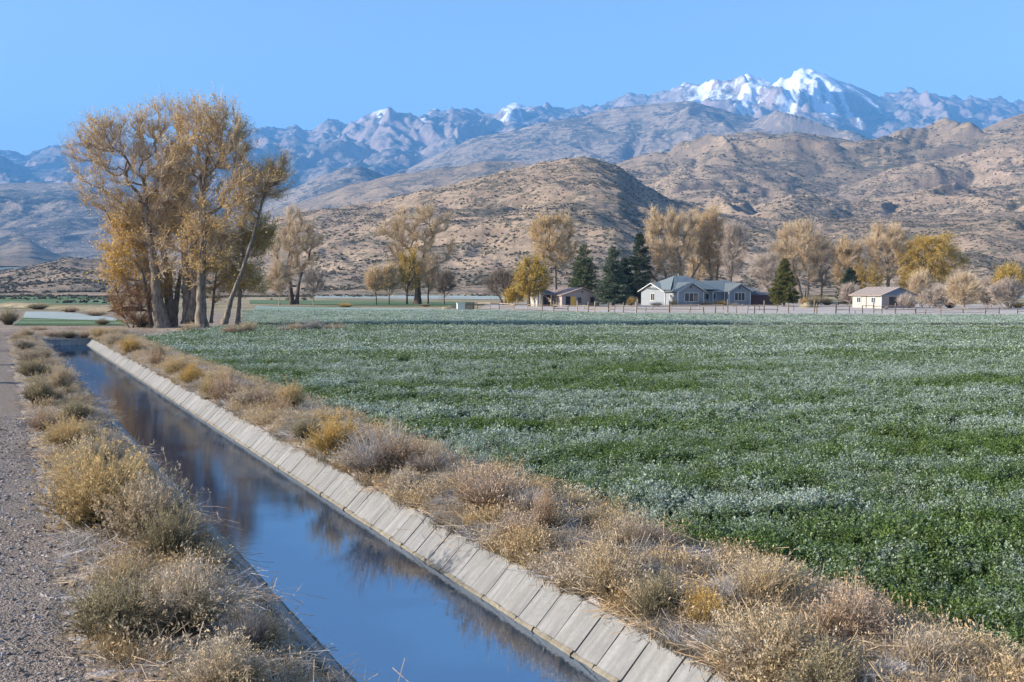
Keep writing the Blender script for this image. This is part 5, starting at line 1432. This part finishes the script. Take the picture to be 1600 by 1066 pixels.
# right gable bay
wall_part(H1, lambda a: (gable_wall(a, 'b', -1.5, 11.6, 15.8, 0, ZE - .05, 3.55), a.box((11.68, -.68, ZE / 2), (.15, 1.33, ZE)), a.box((15.72, -.68, ZE / 2), (.15, 1.33, ZE))), BLUEGREY)
wall_part(H1, lambda a: (a.box((2.47, -4.04, .4), (4.9, .08, .8)), a.box((13.7, -1.54, .4), (4.24, .08, .8)), a.box((8.2, -.04, .3), (6.5, .07, .6))), STONE, 'stone_skirt')
def roof_set(pts_list, **kw):
    for pts, s in pts_list: roof_plane(H1, pts, ROOF_B, s, **kw)
ov = .45
# main roof: gable with ridge along the house, hipped at the right end, raised hip over the left half
roof_set([
    ([(-ov, -ov, ZE - .15), (18.2 + ov, -ov, ZE - .15), (14.6, 4, 4.25), (-ov, 4, 3.80)], 0),
    ([(18.2 + ov, 8 + ov, ZE - .15), (-ov, 8 + ov, ZE - .15), (-ov, 4, 3.80), (14.6, 4, 4.25)], 0),
    ([(18.2 + ov, -ov, ZE - .16), (18.2 + ov, 8 + ov, ZE - .16), (14.6, 4, 4.24)], 0),
])
HP = [(.3, -4.2, ZE + .12), (9.6, -1.0, ZE + .25), (9.6, 7.4, ZE + .35), (-.35, 7.4, ZE + .35)]
r1, r2 = (3.2, 2.4, 4.95), (5.6, 2.4, 4.95)
roof_set([
    ([(-.25, -2.2, ZE + .10), (-.25, 7.2, ZE + .40), r1], 0),
    ([(.1, -2.4, ZE + .2), (9.7, -1.2, ZE + .15), r2, r1], 9),
    ([(9.7, -1.2, ZE + .15), (9.7, 7.2, ZE + .4), r2], 0),
    ([(9.7, 7.2, ZE + .4), (-.25, 7.2, ZE + .4), r1, r2], 0),
])
# wing roof
roof_set([
    ([(-.38, -4.45, ZE - .22), (-.38, .2, ZE - .22), (2.47, .2, 3.86), (2.47, -4.45, 3.86)], 6),
    ([(5.33, .2, ZE - .22), (5.33, -4.45, ZE - .22), (2.47, -4.45, 3.86), (2.47, .2, 3.86)], 6),
    ([(11.2, -1.9, ZE - .2), (11.2, 1.6, ZE - .2), (13.7, 2.6, 3.72), (13.7, -1.9, 3.72)], 5),
    ([(16.2, 1.6, ZE - .2), (16.2, -1.9, ZE - .2), (13.7, -1.9, 3.72), (13.7, 2.6, 3.72)], 5),
])
def fascia(root, pts, m=WH):
    a = Acc()
    for p, q in zip(pts[:-1], pts[1:]):
        a.prism([(p[0], p[1], p[2] - .09), (q[0], q[1], q[2] - .09), (q[0], q[1], q[2] + .02), (p[0], p[1], p[2] + .02)], (0, -.04, 0) if abs(p[1] - q[1]) < 1e-6 else (-.04, 0, 0))
    put('fascia', a.mesh('fascia', [m]), root)
fascia(H1, [(-.38, -4.47, ZE - .22), (2.47, -4.47, 3.86), (5.33, -4.47, ZE - .22)])
fascia(H1, [(11.2, -1.92, ZE - .2), (13.7, -1.92, 3.72), (16.2, -1.92, ZE - .2)])
fascia(H1, [(-ov - .02, -.4, ZE - .15), (-ov - .02, 4, 3.80), (-ov - .02, 8.4, ZE - .15)])
fascia(H1, [(5.4, -ov - .02, ZE - .13), (11.15, -ov - .02, ZE - .13)])
lh.window(H1, 2.55, 1.45, 2.5, 1.35, 'front', -4.04, 2)
lh.window(H1, 13.7, 1.5, 2.0, 1.25, 'front', -1.54, 2)
lh.window(H1, 7.9, 1.5, 1.2, 1.0, 'front', 0, 1)
lh.window(H1, 9.6, 1.5, .6, 1.0, 'front', 0, 0)
lh.window(H1, 4.0, 1.45, 1.15, 1.15, 'left', -.02, 1)
lh.window(H1, -1.9, 1.65, .75, .55, 'left', .055, 1)
a = Acc(); a.box((6.2, -.03, 1.05), (.9, .06, 2.05)); d_ = put('door', a.mesh('door', [DARKIN]), H1)
a = Acc(); a.box((6.55, -.085, 1.0), (.05, .05, .12)); put('handle', a.mesh('handle', [WH]), d_)
for x in (5.6, 8.6, 11.3):
    a = Acc(); a.box((x, -1.15 if x < 11 else -.6, ZE / 2 - .05), (.14, .14, ZE - .2)); put('porch_post', a.mesh('porch_post', [WH]), H1)
for (x, y) in ((.02, -4.02), (4.93, -4.02), (11.57, -1.52), (15.84, -1.52), (-.03, .0)):
    a = Acc(); a.box((x, y, ZE / 2 - .05), (.14, .14, ZE - .1)); put('corner_trim', a.mesh('corner_trim', [WH]), H1)
for (x, y, z) in ((2.47, -4.02, 3.15), (13.7, -1.52, 3.05)):
    a = Acc(); a.box((x, y - .02, z), (.22, .05, .42)); put('vent', a.mesh('vent', [DARKIN]), H1)
a = Acc(); a.box((4.1, 2.5, 5.15), (.2, .2, .5)); put('flue', a.mesh('flue', [STONE]), H1)

# ---- low brown house on the left
O = AT(878, 479, 160); O[2] = 0
H2 = thing('low_house', 'low mauve stucco house with a shaded gable end, ochre door and porch', 'house', tuple(O), math.radians(22))
l2 = Local(O, 0)
wall_part(H2, lambda a: (gable_wall(a, 'b', 0, 0, 6.7, 0, 1.75, 2.85, .15, apex=3.6), a.box((.07, 3.6, .9), (.15, 6.9, 1.75)), a.box((6.62, 3.6, .9), (.15, 6.9, 1.75)), a.box((3.35, 7.1, .9), (6.7, .15, 1.75))), MAUVE)
roof_plane(H2, [(-.35, -.4, 1.72), (-.35, 7.4, 1.72), (3.6, 7.4, 2.95), (3.6, -.4, 2.95)], ROOF_P, 8)
roof_plane(H2, [(7.1, 7.4, 1.66), (7.1, -.4, 1.66), (3.6, -.4, 2.95), (3.6, 7.4, 2.95)], ROOF_P, 8)
roof_plane(H2, [(-3.2, 1.4, 1.95), (-.2, 1.4, 1.95), (-.2, 6.8, 2.75), (-3.2, 6.8, 2.75)], ROOF_D, 6, name='porch_roof')
wall_part(H2, lambda a: (a.box((-1.6, 6.7, .95), (3.2, .15, 1.9)), a.box((-3.1, 4.6, .95), (.15, 4.0, 1.9)), a.box((-2.6, 2.7, .95), (.9, .15, 1.9))), CREAM, 'porch_wall')
for x in (-3.1, -1.2, -.15):
    a = Acc(); a.box((x, 1.55, .97), (.16, .16, 1.95)); put('porch_post', a.mesh('porch_post', [WOOD_P]), H2)
a = Acc(); a.box((1.05, -.03, .85), (.75, .06, 1.55)); put('doorway', a.mesh('doorway', [DARKIN]), H2)
a = Acc(); a.box((1.95, -.10, .80), (.85, .08, 1.6)); d_ = put('door', a.mesh('door', [OCHRE]), H2)
a = Acc(); a.box((2.25, -.17, .8), (.05, .06, .10)); put('handle', a.mesh('handle', [WOOD_D]), d_)
l2.window(H2, 5.4, 1.05, .55, .75, 'front', 0, 0, WOOD_D)
l2.window(H2, 3.1, 1.0, .45, .7, 'front', 0, 0, WOOD_D)
a = Acc(); a.box((3.6, -.03, 2.35), (.3, .06, .2)); put('vent', a.mesh('vent', [DARKIN]), H2)

# ---- white shed on the right
O = AT(1377, 484, 146); O[2] = 0
H3 = thing('white_shed', 'small cream shed with a tan roof and a blue painted gable', 'shed', tuple(O), math.radians(20))
l3 = Local(O, 0)
wall_part(H3, lambda a: (a.box((.07, 3.2, 1.0), (.15, 6.4, 2.0)), a.box((6.0, 3.2, 1.0), (.15, 6.4, 2.0)), a.box((3.05, 6.33, 1.0), (5.8, .15, 2.0))), CREAM)
wall_part(H3, lambda a: a.box((3.05, .075, 1.0), (6.1, .15, 2.0)), MAUVE, 'end_wall')  # shade on this end put into the colour: mauve, other walls cream
wall_part(H3, lambda a: a.prism([(-.1, -.02, 1.95), (6.2, -.02, 1.95), (3.05, -.02, 3.02)], (0, .16, 0)), BLUEPAINT, 'gable')
roof_plane(H3, [(-.45, 6.8, 1.84), (-.45, -.45, 1.84), (3.05, -.45, 3.06), (3.05, 6.8, 3.06)], ROOF_T, 9)
roof_plane(H3, [(6.55, -.45, 1.84), (6.55, 6.8, 1.84), (3.05, 6.8, 3.06), (3.05, -.45, 3.06)], ROOF_T, 9)
l3.window(H3, 4.9, 1.2, .8, .75, 'left', 0, 1)
l3.window(H3, 1.7, 1.2, .8, .75, 'left', 0, 1)
l3.window(H3, 2.1, 1.1, 1.2, 1.0, 'front', 0, 1, WOOD_D)
l3.window(H3, 4.3, 1.2, .35, .4, 'front', 0, 0, WOOD_D)
a = Acc(); a.box((-.05, 3.25, .95), (.06, .08, 1.8)); put('downpipe', a.mesh('downpipe', [WOOD]), H3)
a = Acc(); a.box((-.02, -.02, 1.0), (.14, .14, 1.98)); put('corner_trim', a.mesh('corner_trim', [WH]), H3)

# ---- maroon outbuilding, white trough and crate, picnic table, benches
O = AT(1196, 476, 172); O[2] = 0
t = thing('low_barn', 'low maroon outbuilding right of the main house', 'barn', tuple(O), math.radians(8))
wall_part(t, lambda a: a.box((0, 1.2, .85), (5.4, 2.4, 1.7)), RED)
roof_plane(t, [(-2.9, -.25, 1.72), (2.9, -.25, 1.72), (2.9, 2.7, 2.15), (-2.9, 2.7, 2.15)], ROOF_D, 0)
a = Acc(); a.box((.4, -.03, .75), (1.0, .06, 1.45)); put('door', a.mesh('door', [WOOD_D]), t)
O = AT(720, 482.5, 139); O[2] = 0
t = thing('pump_box', 'white metal box standing at the far field edge', 'box', tuple(O), math.radians(12))
wall_part(t, lambda a: a.box((0, 0, .45), (1.05, .9, .8)), WH)
a = Acc(); a.box((0, 0, .90), (1.2, 1.05, .08)); put('lid', a.mesh('lid', [WH]), t)
O = AT(734, 482.8, 139); O[2] = 0
t = thing('wooden_crate', 'brown slatted crate beside the white metal box', 'crate', tuple(O), math.radians(12))
for k in range(5):
    a = Acc(); a.box((0, -.45, .12 + k * .18), (1.2, .05, .14)); put('slat', a.mesh('slat', [WOOD]), t)
    a = Acc(); a.box((-.58, 0, .12 + k * .18), (.05, .86, .14)); put('slat', a.mesh('slat', [WOOD]), t)
    a = Acc(); a.box((.58, 0, .12 + k * .18), (.05, .86, .14)); put('slat', a.mesh('slat', [WOOD]), t)
for x in (-.55, .55):
    for y in (-.40, .40):
        a = Acc(); a.box((x * .92, y * .92, .48), (.08, .08, .96)); put('corner_post', a.mesh('corner_post', [WOOD_D]), t)
a = Acc(); a.box((0, 0, .98), (1.3, 1.0, .05)); put('lid', a.mesh('lid', [WOOD_D]), t)
O = AT(1450, 484.5, 147); O[2] = 0
t = thing('picnic_table', 'grey picnic table between the bare shrubs right of the shed', 'table', tuple(O), .15)
a = Acc(); a.box((0, 0, .74), (1.8, .75, .05)); put('tabletop', a.mesh('tabletop', [WOOD_P]), t)
for y in (-.65, .65):
    a = Acc(); a.box((0, y, .44), (1.8, .26, .05)); put('bench', a.mesh('bench', [WOOD_P]), t)
for x in (-.6, .6):
    for sg in (-1, 1):
        a = Acc(); a.prism([(x - .04, sg * .62, 0), (x + .04, sg * .62, 0), (x + .04, sg * .2, .71), (x - .04, sg * .2, .71)], (0, .07, 0)); put('leg', a.mesh('leg', [WOOD]), t)
# ---- yard shrubs, rocks, pile
def yard(kind, i, u, v, w_, h_, lab, Y):
    p = AT(u, v, Y)
    me = KIND[kind][i]
    o = put(PAL[kind][0], me); o.location = (p[0], p[1], 0)
    sc = Y / F_PX
    o.scale = (w_ * sc / 1.3, w_ * sc / 1.3, h_ * sc / .7); o.rotation_euler = (0, 0, u)
    return tag(o, lab, PAL[kind][1], 'shrubs in the yards')
for args in (('weed', 0, 1104, 477, 26, 10, 'orange brown dry shrub along the porch of the main house', 163), ('gold', 0, 1126, 477, 18, 9, 'yellowish dry shrub at the right end of the porch', 163),
             ('twiggy', 1, 1148, 479, 18, 7, 'grey twiggy shrub under the right gable window', 161), ('rabbit', 1, 1052, 478, 12, 8, 'straw shrub at the small side window of the main house', 162),
             ('twiggy', 2, 1026, 478, 24, 9, 'pale twiggy shrub at the lit end wall of the main house', 162), ('gold', 1, 1257, 477, 12, 13, 'yellow shrub right of the lone spruce', 166),
             ('sage', 0, 1274, 471, 28, 16, 'dark rounded shrub behind the earth pile', 172), ('sage', 1, 1292, 472, 22, 13, 'pale grey green dome shaped shrub right of the dark rounded one', 172),
             ('straw', 0, 866, 481, 14, 6, 'dry tuft before the porch of the low house', 155), ('gold', 0, 985, 476, 16, 14, 'yellow shrub under the tall dark spruce', 168),
             ('sage', 2, 1484, 487, 22, 14, 'dark shrub between the two bare trees right of the shed', 147), ('gold', 1, 1590, 488, 24, 9, 'orange grass patch at the right edge under the golden tree', 150),
             ('weed', 1, 1385, 486, 8, 6, 'yellow shoot before the shaded shed wall', 141), ('sage', 0, 880, 474, 14, 8, 'dark low shrub beside the crate', 170)):
    yard(*args)
def pile(u, v, w_, h_, Y, lab, seed, m):
    q = np.random.RandomState(seed); p = AT(u, v, Y); p[2] = 0; sc = Y / F_PX
    n, r = 14, 7
    th, f = np.meshgrid(np.arange(n) * 2 * math.pi / n, np.linspace(1, 0, r), indexing='ij')
    R_ = f * (1 + .15 * q.normal(size=f.shape)); Zz = (1 - f ** 2) * h_ * sc * (1 + .25 * q.normal(size=f.shape)) - .05 * (f == 1)
    V = np.stack([R_ * np.cos(th) * w_ * sc / 2, R_ * np.sin(th) * w_ * sc / 3, Zz], -1).reshape(-1, 3)
    qd = [[i * r + j, ((i + 1) % n) * r + j, ((i + 1) % n) * r + j + 1, i * r + j + 1] for i in range(n) for j in range(r - 1)]
    o = put('earth_pile', mesh_np('earth_pile', V, quads=qd, mats=[m], smooth=True)); o.location = tuple(p)
    return tag(o, lab, 'earth pile')
pile(1262, 483, 30, 7, 152, 'low brown earth pile with weeds behind the fence', 3, m_ground)
pile(705, 480, 30, 4, 146, 'low dirt heap left of the white metal box', 5, m_ground)
# ---- fences
def fence(label, posts, rails, Y_of, height, wood, rail_z=(.55, 1.05), rail_w=.05, wire=False):
    q = random.Random(len(label))
    P0 = AT(posts[0][0], 488, Y_of(posts[0][0])); P0[2] = 0
    root = thing('fence', label, 'fence', tuple(P0))
    tops = []
    for (u, h, lean) in posts:
        p = AT(u, 488, Y_of(u)); p[2] = 0; p = p - P0
        r = .06 if h < 1.25 else .085
        a = Acc()
        n = 6; th = np.arange(n) * math.pi / 3
        lv = [(-.3, 1.0), (h * .5, .95), (h - .03, .9), (h, .7)]
        V = np.concatenate([np.stack([p[0] + np.cos(th) * r * f + lean * z + q.uniform(-.01, .01), p[1] + np.sin(th) * r * f, 0 * th + z], -1) for z, f in lv])
        qd = [[k * n + i, k * n + (i + 1) % n, (k + 1) * n + (i + 1) % n, (k + 1) * n + i] for k in range(3) for i in range(n)]
        a.add(V, quads=qd, tris=[[3 * n, 3 * n + i, 3 * n + i + 1] for i in range(1, n - 1)])
        put('post', a.mesh('post', [q.choice(wood)]), root)
        tops.append((p, h, lean))
    for i, ((p, h, l0), (p2, h2, l2_)) in enumerate(zip(tops[:-1], tops[1:])):
        for zi, z in enumerate(rails):
            if z > min(h, h2) or (zi == 1 and q.random() < .35 and not wire): continue
            a = Acc(); t_ = .012 if wire else rail_w
            A_, B_ = p + [l0 * z, -.08, z + q.uniform(-.05, .05)], p2 + [l2_ * z, -.08, z + q.uniform(-.05, .05)]
            a.prism([A_ + [0, 0, -t_], A_ + [0, -t_, 0], A_ + [0, 0, t_], A_ + [0, t_, 0]], tuple(B_ - A_))
            put('wire' if wire else 'rail', a.mesh('rail', [WOOD_D if wire else q.choice(wood)]), root)
yl = lambda u: float(np.interp(u, [740, 860, 1000, 1300, 1430, 1600, 1700], [144, 126, 118, 114.5, 115, 117, 118]))
posts_l = [(746, .9, 0), (766, 1.0, .03), (780, 1.0, 0), (804, 1.05, -.03), (824, .9, .05), (847, 1.5, 0), (865, 1.35, .02), (888, .9, -.08), (902, 1.45, 0), (912, 1.0, .05), (919, 1.35, 0), (929, 1.4, .04), (951, 1.35, -.02), (960, 1.0, .08), (974, 1.3, 0), (994, 1.4, 0)]
posts_m = [(994.5, 1.35, 0), (1009, .9, .05), (1046, 1.5, 0), (1077, 1.15, .22), (1100, .8, -.1), (1118, 1.0, .02), (1137, 1.75, 0), (1151, .8, -.05), (1168, .95, .06), (1179, 1.2, 0), (1194, 1.6, 0), (1213, .7, .2), (1232, 1.3, -.02), (1272, 1.75, .02), (1276, 1.25, 0), (1306, 1.25, .03), (1327, 1.2, 0), (1336, .5, 0), (1348, 1.05, -.06), (1365, 1.35, 0), (1378, 1.0, 0), (1399, 1.3, 0), (1430, .85, .03)]
posts_r = [(1431, .8, 0), (1446, .6, .1), (1470, .75, 0), (1505, .7, -.05), (1540, .6, .05), (1561, .8, 0), (1590, .6, 0), (1620, .7, 0), (1650, .7, .04), (1690, .8, 0)]
fence('weathered post and rail fence before the low house', posts_l, (.85, .45), yl, 1.2, [WOOD, WOOD_D, WOOD_P])
fence('long fence of uneven wooden posts before the main house and shed', posts_m, (.95, .55), yl, 1.3, [WOOD, WOOD_D, WOOD], rail_w=.03)
fence('short stakes of a low fence at the right edge', posts_r, (.5, .25), yl, .8, [WOOD, WOOD_D], rail_w=.02)
yb = lambda u: yl(u) + 17
fence('low rail fence close to the main house yard', [(1020, .8, 0), (1048, .8, .04), (1092, .85, 0), (1130, .8, -.05), (1160, .9, 0), (1186, .85, .05), (1215, .9, 0), (1240, .85, 0)], (.7,), yb, .9, [WOOD, WOOD_P])
yb2 = lambda u: 158.
fence('grey yard fence of two rails behind the earth pile', [(1282, 1.0, 0), (1296, 1.0, 0), (1310, 1.0, 0), (1324, 1.0, 0), (1336, 1.0, 0)], (.9, .5, .2), lambda u: 172., 1.0, [WOOD_D, WOOD], rail_w=.06)
# ---- posts out of view left of the road, added only to cast long shadows
def shadow_posts():
    P0 = np.array([-19.0, 31.0, 0])
    root = thing('fence', 'row of thick posts added out of view left of the road to cast long shadows across the gravel', 'fence', tuple(P0))
    q = random.Random(4)
    for (x, y, h) in ((-18.6, 29.6, 2.5), (-22.0, 36.5, 2.5), (-26.6, 44.5, 2.6), (-31.5, 54.0, 2.7)):
        a = Acc(); n = 7; th = np.arange(n) * 2 * math.pi / n
        V = np.concatenate([np.stack([x - P0[0] + np.cos(th) * r, y - P0[1] + np.sin(th) * r, 0 * th + z], -1) for z, r in ((-.2, .30), (h * .6, .28), (h, .24))])
        a.add(V, quads=[[k * n + i, k * n + (i + 1) % n, (k + 1) * n + (i + 1) % n, (k + 1) * n + i] for k in range(2) for i in range(n)], tris=[[2 * n, 2 * n + i, 2 * n + i + 1] for i in range(1, n - 1)])
        put('post', a.mesh('post', [WOOD]), root)
shadow_posts()
